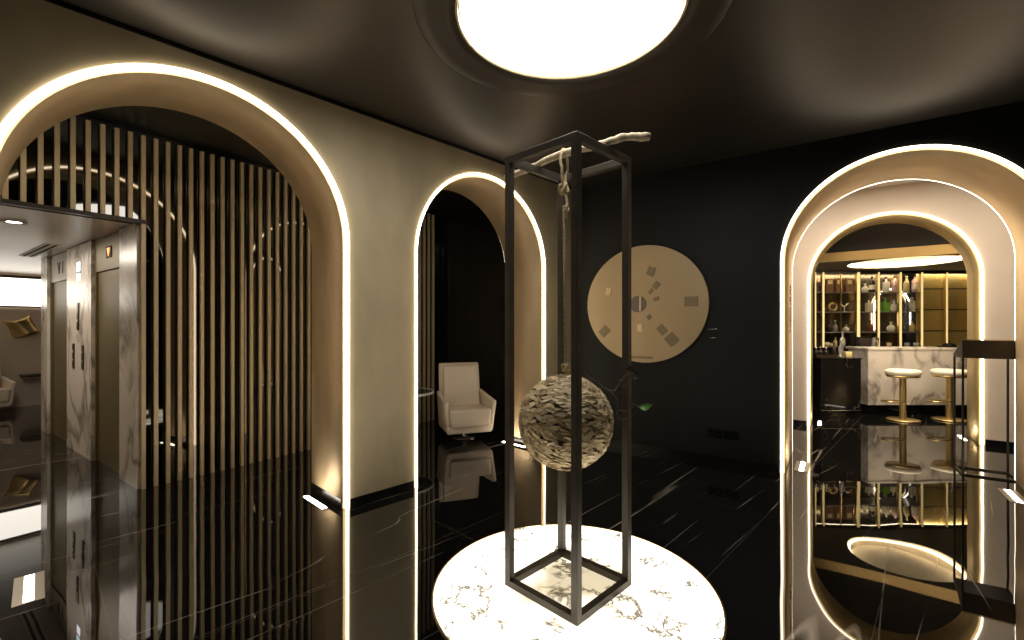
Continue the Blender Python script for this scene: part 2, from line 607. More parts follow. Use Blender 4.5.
def arch_ring(xc, Ro, Ri, zc, y0, y1, n=48):
    """arched lining: grid strip faces so the curve shades smoothly"""
    mb = MB()
    def path(R):
        p = [(xc - R, 0.0), (xc - R, zc * 0.5)]
        for i in range(n + 1):
            a = pi - pi * i / n
            p.append((xc + R * cos(a), zc + R * sin(a)))
        p += [(xc + R, zc * 0.5), (xc + R, 0.0)]
        return p
    O, I = path(Ro), path(Ri)
    b = mb.b
    rows = []
    for pth, y in ((I, y0), (I, y1), (O, y1), (O, y0)):
        rows.append([b.verts.new((x, y, z)) for x, z in pth])
    N = len(O)
    for r in range(4):
        A, Bq = rows[r], rows[(r + 1) % 4]
        for i in range(N - 1):
            f = b.faces.new((A[i], A[i + 1], Bq[i + 1], Bq[i]))
            f.smooth = r in (0, 2)
    for e in (0, N - 1):
        b.faces.new([rows[r][e] for r in range(4)])
    return mb


def arch_tube(xc, R, zc, y, r, n=56, z0=0.0):
    mb = MB()
    mb.tube([(x, y, z) for x, z in arch_pts(xc, R, zc, n, z0)], r, 10)
    return mb


# ------------------------------------------------------------------ the setting
mb = MB(); mb.box(-16, 16, -5, 14, -0.12, 0.0)
struct('floor', mb, M['floor'])

# main lounge ceiling (satin membrane) as a fine grid over the hall
def slab(pts, z0, z1):
    mb = MB()
    mb.hexa([(p.x, p.y, z0) for p in pts] + [(p.x, p.y, z1) for p in pts])
    return mb
_k = (5.6 - O_L.dot(NB) + 0.3 * NL.dot(NB)) / TL.dot(NB)
P0 = LW(_k, 0.3)
struct('ceiling', slab([LW(-7, 0.3), Vector((9, -6, 0)), BW(8, 5.6 - O_B.dot(NB)), P0], H, H + 0.1), M['ceiling_satin'])
struct('ceiling_corridor', slab([LW(-7, 0.3), P0, UV(-6, 5.6), UV(-6, -4)], H, H + 0.1), M['black_satin'])

A1 = (0.772, 0.985, 2.165)
A2 = (3.325, 0.935, 2.165)
AA = (0.968, 0.950, 2.14)
AB = (1.062, 0.925, 2.118)
TH_L, TH_A, TH_B = 0.64, 1.0, 0.65
GAP = 0.042

corner_s = 4.87
struct('wall_left', arch_wall(-4.2, corner_s, H, TH_L, [A1, A2]), M['bronze_plaster'], O_L, RZ_L)
struct('wall_back', arch_wall(-2.32, 6.0, H + 0.02, TH_A, [AA]), M['black_wall'], O_B, RZ_B)
struct('wall_vestibule', arch_wall(-2.2, 6.0, 3.5, TH_B, [AB]), M['plaster'], BW(0, 2.71), RZ_B)

k = 1
for (xc, R, zc), th, org, rz, m in ((A1, TH_L, O_L, RZ_L, 'reveal_bronze'), (A2, TH_L, O_L, RZ_L, 'reveal_bronze'),
                                    (AA, TH_A, O_B, RZ_B, 'reveal_bronze'), (AB, TH_B, BW(0, 2.71), RZ_B, 'reveal_gold')):
    struct('trim_%d' % k, arch_ring(xc, R, R - GAP, zc, 0.022, th - 0.004 if k != 3 else th), M[m], org, rz)
    k += 1
# glowing tubes that outline each arch, front and back edge
specs = [('glowing tube outlining the large arch before the bronze slats, lounge side', A1, O_L, RZ_L, -0.004),
         ('glowing tube round the far edge of the large arch, facing the slats', A1, O_L, RZ_L, TH_L + 0.006),
         ('glowing tube outlining the narrow arch behind the black cage, lounge side', A2, O_L, RZ_L, -0.004),
         ('glowing tube round the far edge of the narrow arch, facing the armchair', A2, O_L, RZ_L, TH_L + 0.006),
         ('outer glowing tube outlining the right-hand arch in the black wall', AA, O_B, RZ_B, -0.004),
         ('glowing tube round the far edge of the right-hand arch, facing the pale wall', AA, O_B, RZ_B, TH_A + 0.012),
         ('inner glowing tube outlining the arch in the pale wall before the bar', AB, BW(0, 2.71), RZ_B, -0.004),
         ]
for i, (lab, (xc, R, zc), org, rz, y) in enumerate(specs):
    front = i in (0, 2, 4, 6)
    rr = R - 0.016 if front else (R - GAP + 0.008 if i == 5 else R - 0.02)
    tag(obj('arch_light', arch_tube(xc, rr, zc, y, (0.015 if i == 0 else 0.011) if front else 0.009), M['led'], None, org, rz), lab, 'light')

# baseboards (dark recessed plinths)
def skirt(name, org, rz, spans, y0=-0.004, h=0.075):
    mb = MB()
    for a, b in spans:
        mb.box(a, b, y0, y0 + 0.01, 0, h)
    struct(name, mb, M['skirt'], org, rz)
skirt('baseboard_left', O_L, RZ_L, [(-4.2, A1[0] - A1[1]), (A1[0] + A1[1] + 0.01, A2[0] - A2[1] - 0.01), (A2[0] + A2[1] + .01, corner_s)])
skirt('baseboard_back', O_B, RZ_B, [(-2.3, AA[0] - AA[1] - .01), (AA[0] + AA[1] + .01, 6.0)])
skirt('baseboard_vestibule', BW(0, 2.71), RZ_B, [(-2.2, AB[0] - AB[1] - .01), (AB[0] + AB[1] + .01, 6.0)])
mb = MB()
for (xc, R, zc), org in (((A1[0], A1[1] - GAP, 0), 0), ((A2[0], A2[1] - GAP, 0), 0)):
    for sgn in (-1, 1):
        x = xc + sgn * R
        mb.box(x - 0.003, x + 0.003, 0.055, TH_L - 0.01, 0, 0.07)
struct('baseboard_arches', mb, M['skirt'], O_L, RZ_L)

# slim shadow gap where the left wall meets the ceiling
mb = MB(); mb.box(-4.2, corner_s, -0.012, 0.0, H - 0.03, H - 0.001)
struct('trim_5', mb, M['skirt'], O_L, RZ_L)

# corridor behind the left wall
mb2 = MB(); mb2.box(-5.4, -3.3, 5.30, 5.42, 0, H)
struct('wall_corridor', mb2, M['black_gloss'], (0, 0, 0), RZ_B)
mb = MB(); mb.box(-5.34, -5.22, 1.46, 5.35, 0, H)
mb.box(-5.34, -5.22, -3.0, 1.46, 2.44, H)
mb.box(-5.34, -5.22, -4.2, -1.2, 0, 2.44)
struct('wall_slats', mb, M['black_gloss'], (0, 0, 0), RZ_B)

# enclosing walls out of the picture
mb = MB(); mb.box(-9, 9, -4.2, -4.1, 0, H); struct('wall_rear', mb, M['black_wall'])
mb = MB(); mb.box(7.6, 7.7, -4.2, 2.0, 0, H); struct('wall_right', mb, M['black_wall'])

# vestibule
mb = MB(); mb.box(-2.2, 6.0, 1.0, 2.71, 3.4, 3.5)
struct('ceiling_vestibule', mb, M['plaster'], O_B, RZ_B)
mb = MB(); mb.box(-2.3, -2.2, 1.0, 2.71, 0, 3.5); mb.box(6.0, 6.1, 1.0, 2.71, 0, 3.5)
struct('wall_vestibule_ends', mb, M['plaster'], O_B, RZ_B)

# ------------------------------------------------------------------ slat screen along the corridor
scr = thing('slat_screen', 'floor-to-ceiling screen of vertical bronze slats on black mirror, seen through the large arch', 'screen', UV(-5.2, 1.4), RZ_B)
mb = MB(); mb.box(-0.012, -0.002, 0.06, 3.86, 0.0, 3.27)
mb.box(-0.012, -0.002, -2.0, 0.06, 2.46, 3.27)
obj('mirror_panel', mb, M['black_mirror'], scr)
mb = MB(); mb.box(-0.001, 0.06, -2.0, 0.06, 2.425, 2.459)
obj('lintel_rail', mb, M['dark_metal'], scr)
pitch = 0.0945
slat_mb = MB(); slat_mb.box(0.012, 0.044, -0.016, 0.016, 0.0, 3.235)
slat0 = None
for i in range(40):
    # first slat stands right beside the marble pier
    if slat0 is None:
        slat0 = obj('slat', slat_mb, M['slat'], scr, (0, 0.04, 0.0))
    else:
        o = slat0.copy(); C.objects.link(o); o.location = (0, 0.04 + i * pitch, 0.0)
s2 = MB(); s2.box(0.012, 0.044, -0.016, 0.016, 2.46, 3.235)
first = None
for i in range(18):
    if first is None:
        first = obj('slat', s2, M['slat'], scr, (0, 0.04 - pitch, 0)); first.name = 'slat'
    else:
        o = first.copy(); C.objects.link(o); o.location = (0, 0.04 - pitch * (i + 1), 0)

# ------------------------------------------------------------------ lift lobby (u,v)
V0 = 1.40
def ubox(mb, u0, u1, v0, v1, z0, z1, bev=0.0):
    mb.box(u0, u1, v0, v1, z0, z1, bev)
mb = MB(); mb.box(-12.2, -5.22, -1.3, 3.2, 2.44, 2.54)
struct('ceiling_lobby', mb, M['lobby_ceiling'], (0, 0, 0), RZ_B)
mb = MB(); mb.box(-12.3, -12.2, -1.3, 3.2, 0, 2.5); struct('wall_far', mb, M['plaster'], (0, 0, 0), RZ_B)
mb = MB(); mb.box(-12.2, -5.3, -1.3, -1.2, 0, 2.44); struct('wall_lobby', mb, M['plaster'], (0, 0, 0), RZ_B)
mb = MB(); mb.box(-9.3, -5.36, V0 + 0.30, V0 + 0.40, 0, 2.44)
mb.box(-9.3, -9.2, V0 + 0.30, 3.2, 0, 2.44)
struct('wall_lifts', mb, M['dark_metal'], (0, 0, 0), RZ_B)
for i, (a, b) in enumerate(((-5.70, -5.20), (-7.77, -6.69), (-9.25, -8.87))):
    mb = MB(); mb.box(a, b, V0, V0 + (0.295 if i else 0.05), 0, 2.435)
    struct('pillar_%d' % (i + 1), mb, M['marble_white'], (0, 0, 0), RZ_B)
for i, (a, b) in enumerate(((-6.69, -5.70), (-8.87, -7.77))):
    mb = MB(); mb.box(a + .005, b - .005, V0 + 0.05, V0 + 0.09, 0, 2.08)
    d = struct('door_%d' % (i + 1), mb, M['lift_bronze'], (0, 0, 0), RZ_B)
    mb = MB(); mb.box(a + .005, b - .005, V0 + 0.03, V0 + 0.28, 2.08, 2.435)
    obj('door_header', mb, M['lift_head'] if i else M['lift_bronze'], d)
    mb = MB(); mb.box(a + .005, a + .05, V0 + 0.03, V0 + 0.049, 0, 2.08)
    obj('door_jamb', mb, M['lift_bronze'], d)
# hall lantern on the near lift header: lit down arrow
ind = thing('lift_indicator', 'orange lit down arrow on the dark header above the near lift door', 'indicator', UV(-6.15, V0 + 0.03, 2.26), RZ_B)
mb = MB(); mb.box(-0.09, 0.09, -0.006, -0.001, -0.06, 0.06); obj('back_plate', mb, M['black_plastic'], ind)
mb = MB(); mb.prism([(-0.045, 0.04), (0.045, 0.04), (0, -0.045)], -0.012, -0.0065); obj('arrow', mb, M['orange_light'], ind)
# engraved letters on far header
def stroke(mb, x0, z0, x1, z1, w=0.022):
    d = Vector((x1 - x0, z1 - z0)); n = Vector((-d.y, d.x)).normalized() * w / 2
    mb.prism([(x0 + n.x, z0 + n.y), (x0 - n.x, z0 - n.y), (x1 - n.x, z1 - n.y), (x1 + n.x, z1 + n.y)], -0.006, -0.001)
lt = thing('lift_lettering', 'dark letters on the pale header above the far lift door', 'lettering', UV(-8.25, V0 + 0.03, 2.25), RZ_B)
mb = MB(); mb.prism([(-0.18, 0.08), (-0.15, 0.08), (-0.10, -0.045), (-0.05, 0.08), (-0.02, 0.08), (-0.085, -0.08), (-0.115, -0.08)], -0.006, -0.001)
obj('letter', mb, M['dark_metal'], lt)
mb = MB(); stroke(mb, 0.10, 0.08, 0.10, -0.08, 0.035)
obj('letter', mb, M['dark_metal'], lt)
for (uu, zz, hh, lab) in ((-7.22, 1.60, 0.32, 'upper dark metal call plate on the marble between the lift doors'),
                          (-7.43, 1.13, 0.30, 'lower left dark metal call plate on the marble between the lifts'),
                          (-7.02, 1.13, 0.28, 'lower right dark metal call plate on the marble between the lifts')):
    t = thing('call_plate', lab, 'lift button plate', UV(uu, V0, zz), RZ_B)
    mb = MB(); mb.box(-0.045, 0.045, -0.008, -0.001, -hh / 2, hh / 2, 0.002); obj('plate', mb, M['dark_metal'], t)
    for q in (-0.05, 0.05):
        mb = MB(); mb.tube([(0, -0.008, q), (0, -0.013, q)], 0.016, 14); obj('button', mb, M['brass'], t)
t = thing('sign_reflection', 'white and cyan glow standing in for a sign mirrored in the marble between the lifts', 'reflection', UV(-7.20, V0, 2.12), RZ_B)  # lit blocks standing in for a sign reflected in the glossy marble
mb = MB(); mb.box(-0.085, 0.085, -0.003, -0.001, -0.12, 0.12); obj('back_plate', mb, M['trim_plate'], t)
mb = MB(); mb.box(-0.08, 0.08, -0.005, -0.0035, 0.005, 0.115); obj('upper_glow', mb, M['cyan_light'], t)
mb = MB(); mb.box(-0.08, 0.08, -0.005, -0.0035, -0.115, -0.02); obj('lower_glow', mb, M['white_light'], t)
# light panel on far wall
t = thing('lightbox', 'large bright white glowing panel high on the far lift lobby wall', 'light', UV(-12.15, 1.4, 1.85), RZ_B)
mb = MB(); mb.box(-0.02, 0.02, -1.6, 1.6, 0.0, 0.50); obj('diffuser', mb, M['lightbox'], t)
mb = MB(); mb.box(-0.03, 0.03, -1.65, 1.65, -0.03, -0.002); mb.box(-0.03, 0.03, -1.65, 1.65, 0.502, 0.55); obj('frame', mb, M['dark_metal'], t)
# downlight, vent slots in the lobby ceiling
for (u, v, lab) in ((-6.1, 0.75, 'round recessed downlight in the lift lobby ceiling by the large arch'),
                    (-9.6, 0.6, 'round recessed downlight at the far end of the lift lobby ceiling')):
    t = thing('downlight', lab, 'light', UV(u, v, 2.44), RZ_B)
    mb = MB(); mb.lathe([(0.05, -0.001), (0.085, -0.001), (0.085, -0.010), (0.05, -0.006)], 24); obj('ring', mb, M['slot_white'], t)
    mb = MB(); mb.lathe([(0, -0.003), (0.05, -0.003)], 24); obj('lens', mb, M['downlight'], t)
t = thing('ceiling_vent', 'slim slotted air vent in the lift lobby ceiling along the lift doors', 'vent', UV(-8.2, 1.22, 2.44), RZ_B)
mb = MB(); mb.box(-0.8, 0.8, -0.07, 0.07, -0.006, -0.001); obj('frame', mb, M['slot_white'], t)
for q in (-0.032, 0.032):
    mb = MB(); mb.box(-0.77, 0.77, q - 0.014, q + 0.014, -0.009, -0.0065); obj('slot', mb, M['black_plastic'], t)
# bronze wall sculpture, shelf
def warped_plate(w, h, t=0.025, n=8):
    mb = MB(); b = mb.b
    g = []
    for s in (0, 1):
        rows = []
        for i in range(n + 1):
            row = []
            for j in range(n + 1):
                a, c = i / n * 2 - 1, j / n * 2 - 1
                e = 0.35 * (a * a) * (c if c > 0 else 0.2 * c)
                row.append(b.verts.new((a * w * (1 - 0.12 * (1 - c * c)), 0.10 * a * a + 0.05 * c * a - s * t, c * h + e * h)))
            rows.append(row)
        g.append(rows)
    for i in range(n):
        for j in range(n):
            b.faces.new((g[0][i][j], g[0][i + 1][j], g[0][i + 1][j + 1], g[0][i][j + 1])).smooth = True
            b.faces.new((g[1][i][j], g[1][i][j + 1], g[1][i + 1][j + 1], g[1][i + 1][j])).smooth = True
    for i in range(n):
        for (p, q) in ((0, 0), (n, n)):
            b.faces.new((g[0][i][p], g[0][i + 1][p], g[1][i + 1][p], g[1][i][p]))
            b.faces.new((g[0][p][i], g[0][p][i + 1], g[1][p][i + 1], g[1][p][i]))
    return mb

def PX(x, y, d):
    """world point seen at a photo pixel at depth d"""
    return Vector(((x - 512) / 455 * d, d, 1.5 + (325 - y) / 455 * d))

o = obj('wall_sculpture', warped_plate(0.19, 0.15), M['brass'], None, UV(-12.10, 1.60, 1.45), RZ_B + pi / 2)
o.rotation_euler = (0.0, -0.35, RZ_B + pi / 2 )
tag(o, 'curved bronze wall sculpture on the far lift lobby wall above the shelf', 'sculpture')
o = obj('wall_shelf', (lambda m: (m.box(-0.15, 0.15, -0.5, 0.35, -0.02, 0.02, 0.004), m)[1])(MB()), M['dark_metal'], None, UV(-12.0, 2.06, 0.58), RZ_B)
tag(o, 'thin dark shelf on the far lift lobby wall under the bronze sculpture', 'shelf')

# ------------------------------------------------------------------ backlit disc, cage, ball
CX, CY = 0.322, 2.61
t = thing('light_disc', 'large round backlit white onyx disc with dark veins set in the floor', 'light', (CX + 0.027, CY, 0))
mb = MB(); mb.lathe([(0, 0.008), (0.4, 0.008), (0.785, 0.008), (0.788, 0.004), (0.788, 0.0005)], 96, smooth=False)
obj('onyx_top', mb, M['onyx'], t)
mb = MB(); mb.lathe([(0.789, 0.0005), (0.789, 0.009), (0.797, 0.009), (0.797, 0.0005)], 96, smooth=False)
obj('edge_trim', mb, M['brass'], t)

FZ = 0.009
cage = thing('display_cage', 'tall open cage of dark square steel tubes standing on the glowing disc', 'display frame', (CX, CY, FZ), radians(45))
hs = 0.2575; tw = 0.04; FH = 2.452
for sx in (-1, 1):
    for sy in (-1, 1):
        mb = MB()
        x, y = sx * (hs - tw / 2), sy * (hs - tw / 2)
        mb.box(x - tw / 2, x + tw / 2, y - tw / 2, y + tw / 2, 0, FH, 0.002, 1)
        obj('post', mb, M['steel'], cage)
for z0, nm in ((0.0, 'base_rail'), (FH - tw, 'top_rail')):
    for s in (-1, 1):
        mb = MB(); mb.box(-hs + tw, hs - tw, s * (hs - tw / 2) - tw / 2, s * (hs - tw / 2) + tw / 2, z0, z0 + tw, 0.002, 1)
        obj(nm, mb, M['steel'], cage)
        mb = MB(); mb.box(s * (hs - tw / 2) - tw / 2, s * (hs - tw / 2) + tw / 2, -hs + tw, hs - tw, z0, z0 + tw, 0.002, 1)
        obj(nm, mb, M['steel'], cage)

# driftwood stick lying on the top rails
SZ = FZ + FH + 0.020
def wob(pts, n, amp):
    out = []
    for i in range(len(pts) - 1):
        a, b = Vector(pts[i]), Vector(pts[i + 1])
        for k in range(n):
            out.append(a.lerp(b, k / n) + Vector((random.uniform(-amp, amp), random.uniform(-amp, amp), random.uniform(-amp, amp))))
    out.append(Vector(pts[-1]))
    return out
P0, P1, P2 = Vector((-0.05, 3.06, SZ + .004)), Vector((0.30, 2.61, SZ + 0.004)), Vector((0.50, 2.475, SZ + 0.004))
P3 = Vector((0.60, 2.445, SZ + 0.03)); P4 = Vector((0.735, 2.435, SZ + 0.025))
pts = wob([P0, P1, P2, P3, P4], 7, 0.0035)
rs = [0.021 + random.uniform(-0.003, 0.003) for _ in pts]
rs[0] = 0.014; rs[-1] = 0.021
mb = MB(); mb.tube(pts, rs, 10)
stick = obj('driftwood_stick', mb, M['wood_bark'])
tag(stick, 'crooked pale bark-covered stick lying across the top of the steel cage', 'stick')

# rope
BX, BY, BZ, BR = 0.306, 2.60, 0.949, 0.274
rope = thing('hanging_rope', 'thin twisted natural rope tied to the stick, holding the ball', 'rope', (0.298, 2.61, SZ))
def twist(a, b, r, turns, n=60, strands=3):
    a, b = Vector(a), Vector(b); mbx = MB()
    d = b - a
    for s in range(strands):
        p = []
        for i in range(n + 1):
            tt = i / n; an = turns * 2 * pi * tt + s * 2 * pi / strands
            p.append(a + d * tt + Vector((cos(an), sin(an), 0)) * r * 0.55)
        mbx.tube(p, r * 0.62, 6)
    return mbx
obj('cord', twist((0, 0, -0.30), (0.008, -0.01, BZ + BR + 0.06 - SZ), 0.0075, 34, 240), M['rope'], rope)
mb = MB()
loop = []
for i in range(25):
    a = 2 * pi * i / 24
    loop.append((0.024 * sin(a) * (1 if cos(a) > 0 else 0.6), 0.027 * sin(a), -0.085 + 0.112 * cos(a)))
mb.tube(loop, 0.008, 8)
obj('loop', mb, M['rope'], rope)
def knot(c, r):
    mbx = MB()
    p = []
    for i in range(64):
        a = 2 * pi * i / 64
        p.append((c[0] + r * (sin(a) + 2 * sin(2 * a)) / 3, c[1] + r * (cos(a) - 2 * cos(2 * a)) / 3, c[2] - r * sin(3 * a) * 0.9))
    mbx.tube(p, r * 0.42, 8, closed=True)
    return mbx
obj('knot', knot((0.0, 0, -0.20), 0.024), M['rope'], rope)
obj('knot', knot((0.012, -0.01, -0.315), 0.014), M['rope'], rope)
mb = MB(); mb.tube([(0.0, 0, -0.2), (0.016, -0.012, -0.27), (0.012, -0.014, -0.33), (0.012, -0.012, -0.37)], 0.008, 8)
obj('rope_end', mb, M['rope'], rope)
obj('hook_knot', knot((0.010, -0.01, BZ + BR + 0.032 - SZ), 0.020), M['rope'], rope)
mb = MB(); mb.tube([(0.010, -0.01, BZ + BR + 0.07 - SZ), (0.010, -0.01, BZ + BR - 0.012 - SZ)], 0.006, 8)
obj('cord_end', mb, M['rope'], rope)

# ball of bark flakes
ball = thing('hanging_ball', 'large round ball of overlapping pale and brown bark flakes hanging in the cage', 'ornament', (BX, BY, BZ - BR))
mb = MB(); prof = [(BR * 0.955 * sin(pi * i / 24), BR - BR * 0.955 * cos(pi * i / 24)) for i in range(25)]
prof[0] = (0, prof[0][1]); prof[-1] = (0, prof[-1][1])
mb.lathe(prof, 40); obj('core', mb, M['core'], ball)
mb = MB(); b = mb.b
NF = 1700
for i in range(NF):
    zz = 1 - 2 * (i + 0.5) / NF
    th = i * 2.399963 + random.uniform(-0.2, 0.2)
    rr = sqrt(max(0, 1 - zz * zz))
    n = Vector((rr * cos(th), rr * sin(th), zz))
    e1 = Vector((-sin(th), cos(th), 0)); e2 = n.cross(e1)
    an = random.gauss(-0.15, 0.35) + 0.35 * zz
    u = e1 * cos(an) + e2 * sin(an); w = n.cross(u)
    ln = random.uniform(0.024, 0.046); wd = random.uniform(0.007, 0.013)
    lift = random.uniform(0.0, 0.010)
    c = n * (BR * 0.965 + lift * 0.5)
    tilt = random.uniform(-0.35, 0.35); tl2 = random.uniform(-0.25, 0.25)
    V = []
    for (fu, fw) in ((-1, 0), (-0.45, -1), (0.4, -0.9), (1, 0.1), (0.45, 1), (-0.4, 0.9)):
        q = c + u * (ln * fu) + w * (wd * fw)
        q = q - n * ((ln * fu) ** 2 / (2 * BR)) + n * (tilt * wd * fw + tl2 * ln * fu * 0.3)
        V.append(b.verts.new(q + Vector((0, 0, BR))))
    b.faces.new(V)
bf = obj('bark_flakes', mb, M['flake'], ball)
bf['kind'] = 'stuff'
bf.modifiers.new('thick', 'SOLIDIFY').thickness = 0.0012

# flowering twig beside the ball
tw_ = thing('twig', 'dark bare twig with one green leaf sprouting from the right of the ball', 'twig', (BX + 0.16, BY - 0.08, BZ + 0.17))
org = Vector((BX + 0.16, BY - 0.08, BZ + 0.17))
def T(x, y, d=2.50):
    return PX(x, y, d) - org
def twig_tube(pp, r, amp=0.004, d=2.5):
    pts = wob([T(*p) for p in pp], 5, amp)
    mb.tube(pts, [r * (1 - 0.6 * i / len(pts)) for i in range(len(pts))], 6)
mb = MB(); twig_tube([(586, 376), (592, 378), (603, 387), (614, 391), (622, 380), (628, 372), (636, 374)], 0.0042); obj('stem', mb, M['twig'], tw_)
mb = MB(); twig_tube([(608, 389), (618, 400), (618, 410), (630, 411), (633, 404), (641, 407)], 0.003); obj('stem', mb, M['twig'], tw_)
mb = MB(); twig_tube([(617, 411), (619, 420), (626, 419), (633, 415)], 0.0025); obj('stem', mb, M['twig'], tw_)
mb = MB(); twig_tube([(614, 391), (619, 384), (624, 388), (632, 378)], 0.0022); obj('stem', mb, M['twig'], tw_)
def leaf_mb(c, dx, dz, L, w, yaw=0.3):
    mbx = MB(); bb = mbx.b
    c = Vector(c); u = Vector((dx, yaw * 0.4, dz)).normalized(); s = Vector((-dz, -0.5, dx)).normalized()
    up = u.cross(s)
    N = 7; L1, R1, Mid = [], [], []
    for i in range(N + 1):
        f = i / N; ww = w * sin(pi * min(1, f * 0.97 + 0.03)) * (1 - 0.25 * f)
        p = c + u * (L * f) - up * (0.03 * L * (f * 2 - 1) ** 2)
        Mid.append(bb.verts.new(p)); L1.append(bb.verts.new(p + s * ww + up * ww * 0.35)); R1.append(bb.verts.new(p - s * ww + up * ww * 0.35))
    for i in range(N):
        bb.faces.new((Mid[i], Mid[i + 1], L1[i + 1], L1[i])).smooth = True
        bb.faces.new((R1[i], R1[i + 1], Mid[i + 1], Mid[i])).smooth = True
    return mbx
lf = obj('leaf', leaf_mb(T(639, 407), 1, 0.12, 0.078, 0.028), M['leaf'], tw_)
lf['label'] = 'single green leaf'
lf.modifiers.new('thick', 'SOLIDIFY').thickness = 0.0008
for (x, y, dx, dz, L) in ((630, 373, 0.6, 0.8, 0.035), (632, 374, 1, 0.2, 0.04), (628, 372, -0.3, 1, 0.035), (633, 376, 0.8, -0.5, 0.035), (629, 371, 0.2, 1, 0.04),
                          (588, 376, -0.6, 0.5, 0.025), (589, 377, 0.7, 0.7, 0.022), (606, 389, 0.5, -0.7, 0.025), (622, 381, -0.8, 0.2, 0.022), (612, 392, 0.4, -0.8, 0.022)):
    o = obj('dry_leaf', leaf_mb(T(x, y), dx, dz, L, L * 0.32), M['petal'], tw_)
    o.modifiers.new('thick', 'SOLIDIFY').thickness = 0.0006

# ------------------------------------------------------------------ big round ceiling lamp
t = thing('ceiling_lamp', 'huge round glowing white lamp in a dark ceiling ring above the cage', 'lamp', (0.325, 2.60, H))
mb = MB(); mb.lathe([(0.878, -0.0005), (0.872, -0.050), (0.862, -0.055), (0.80, -0.047), (0.72, -0.040), (0.646, -0.036), (0.646, -0.0005)], 96)
obj('ring', mb, M['lamp_ring'], t)
mb = MB(); mb.lathe([(0.645, -0.0005), (0.645, -0.040), (0.634, -0.043), (0.630, -0.040), (0.630, -0.0005)], 96)
obj('rim', mb, M['brass_bright'], t)
mb = MB(); mb.lathe([(0, -0.016), (0.618, -0.016), (0.620, -0.012), (0.620, -0.0005)], 96, smooth=False)
obj('diffuser', mb, M['lamp'], t)

# ------------------------------------------------------------------ brass disc on the back wall, pegs, sockets
RH, RV = 0.725, 0.692
art = thing('wall_disc', 'large round pale brass relief disc with small plates on the black wall', 'wall art', BW(-1.373, -0.004, 1.748), RZ_B)
mb = MB()
n = 96
for (sc_, y0, y1) in ((1.0, -0.045, -0.0),):
    poly = [(RH * cos(2 * pi * i / n), RV * sin(2 * pi * i / n)) for i in range(n)]
    mb.prism(poly, y0, y1)
obj('face', mb, M['brass_pale'], art)
def relief(cx, cy, w, h, rot, m, dep=0.012, nm='relief_plate', lab=None):
    # photo-crop offsets to wall metres
    f = 0.692 / 284.0
    x, z, w, h = (cx - 344) * f * 1.03, (316 - cy) * f, w * f / 2, h * f / 2
    c, s = cos(radians(rot)), sin(radians(rot))
    poly = [(x + c * a - s * b2, z + s * a + c * b2) for a, b2 in ((-w, -h), (w, -h), (w, h), (-w, h))]
    mbx = MB(); mbx.prism(poly, -0.045 - dep, -0.0455)
    o = obj(nm, mbx, M[m], art)
    return o
for r in ((380, 160, 34, 42, -20, 'brass_patch'), (260, 105, 40, 48, 8, 'brass_bright'), (405, 228, 26, 34, -40, 'brass_patch'), (380, 255, 14, 26, -40, 'brass_patch'),
          (405, 293, 26, 16, 15, 'brass_patch'), (560, 310, 58, 44, 0, 'brass_patch'), (372, 380, 20, 20, 45, 'brass_patch'), (432, 440, 34, 44, 42, 'brass_patch'),
          (475, 485, 50, 50, 42, 'brass_patch'), (170, 248, 28, 38, -10, 'brass_bright'), (260, 263, 18, 20, 30, 'brass_patch'), (328, 432, 26, 36, 5, 'brass_bright'),
          (266, 420, 20, 44, -22, 'brass_patch'), (258, 463, 12, 34, -22, 'brass_patch'), (148, 450, 52, 40, 45, 'brass_patch'), (330, 575, 120, 10, 0, 'brass_patch')):
    relief(*r)
f = 0.692 / 284.0
mb = MB(); mb.prism([((318 - 344) * f + 40 * f * cos(2 * pi * i / 32), (316 - 316) * f + 40 * f * sin(2 * pi * i / 32)) for i in range(32)], -0.058, -0.0455)
o = obj('centre_boss', mb, M['grey_patch'], art); o['label'] = 'grey round centre boss'
mb = MB(); mb.prism([((326 - 344) * f, -36 * f), ((334 - 344) * f, -36 * f), ((334 - 344) * f, 38 * f), ((326 - 344) * f, 38 * f)], -0.064, -0.0585)
obj('boss_bar', mb, M['brass_bright'], o)

for (x, y, L, lab) in ((709, 329.3, 0.11, 'upper of two thin metal pegs right of the brass wall disc'), (710, 338, 0.09, 'lower of two thin metal pegs right of the brass wall disc')):
    kx = (x - 512) / 455
    q = (4.62 * kx - 2.7) / (0.815 + 0.5794 * kx)
    p = BW(q, 0); z = 1.5 + (325 - y) / 455 * p.y
    t = thing('wall_peg', lab, 'peg', BW(q, 0, z), RZ_B)
    mb = MB(); mb.tube([(0, -0.001, 0), (0.01, -0.06, 0), (L * 0.8, -0.085, 0.006)], 0.0035, 8); obj('rod', mb, M['chrome'], t)
    mb = MB(); mb.lathe([(0, -0.008), (0.006, -0.005), (0.008, 0), (0.006, 0.005), (0, 0.008)], 12, (L * 0.8, -0.085, 0.006)); obj('tip', mb, M['chrome'], t)
for (x, y, lab) in ((715, 433, 'left one of two black wall sockets low on the black wall'), (731.5, 435.3, 'right one of two black wall sockets low on the black wall')):
    kx = (x - 512) / 455
    q = (4.62 * kx - 2.7) / (0.815 + 0.5794 * kx)
    p = BW(q, 0); z = 1.5 + (325 - y) / 455 * p.y
    t = thing('wall_socket', lab, 'socket', BW(q, 0, z), RZ_B)
    mb = MB(); mb.box(-0.075, 0.075, -0.010, -0.001, -0.045, 0.045, 0.003); obj('plate', mb, M['black_plastic'], t)
    for dx in (-0.035, 0.035):
        mb = MB(); mb.lathe([(0.026, 0), (0.026, 0.004), (0.021, 0.004), (0.020, 0.001), (0, 0.001)], 20)
        oo = obj('outlet', mb, M['black_plastic'], t, (dx, -0.0105, 0)); oo.rotation_euler = (pi / 2, 0, 0)

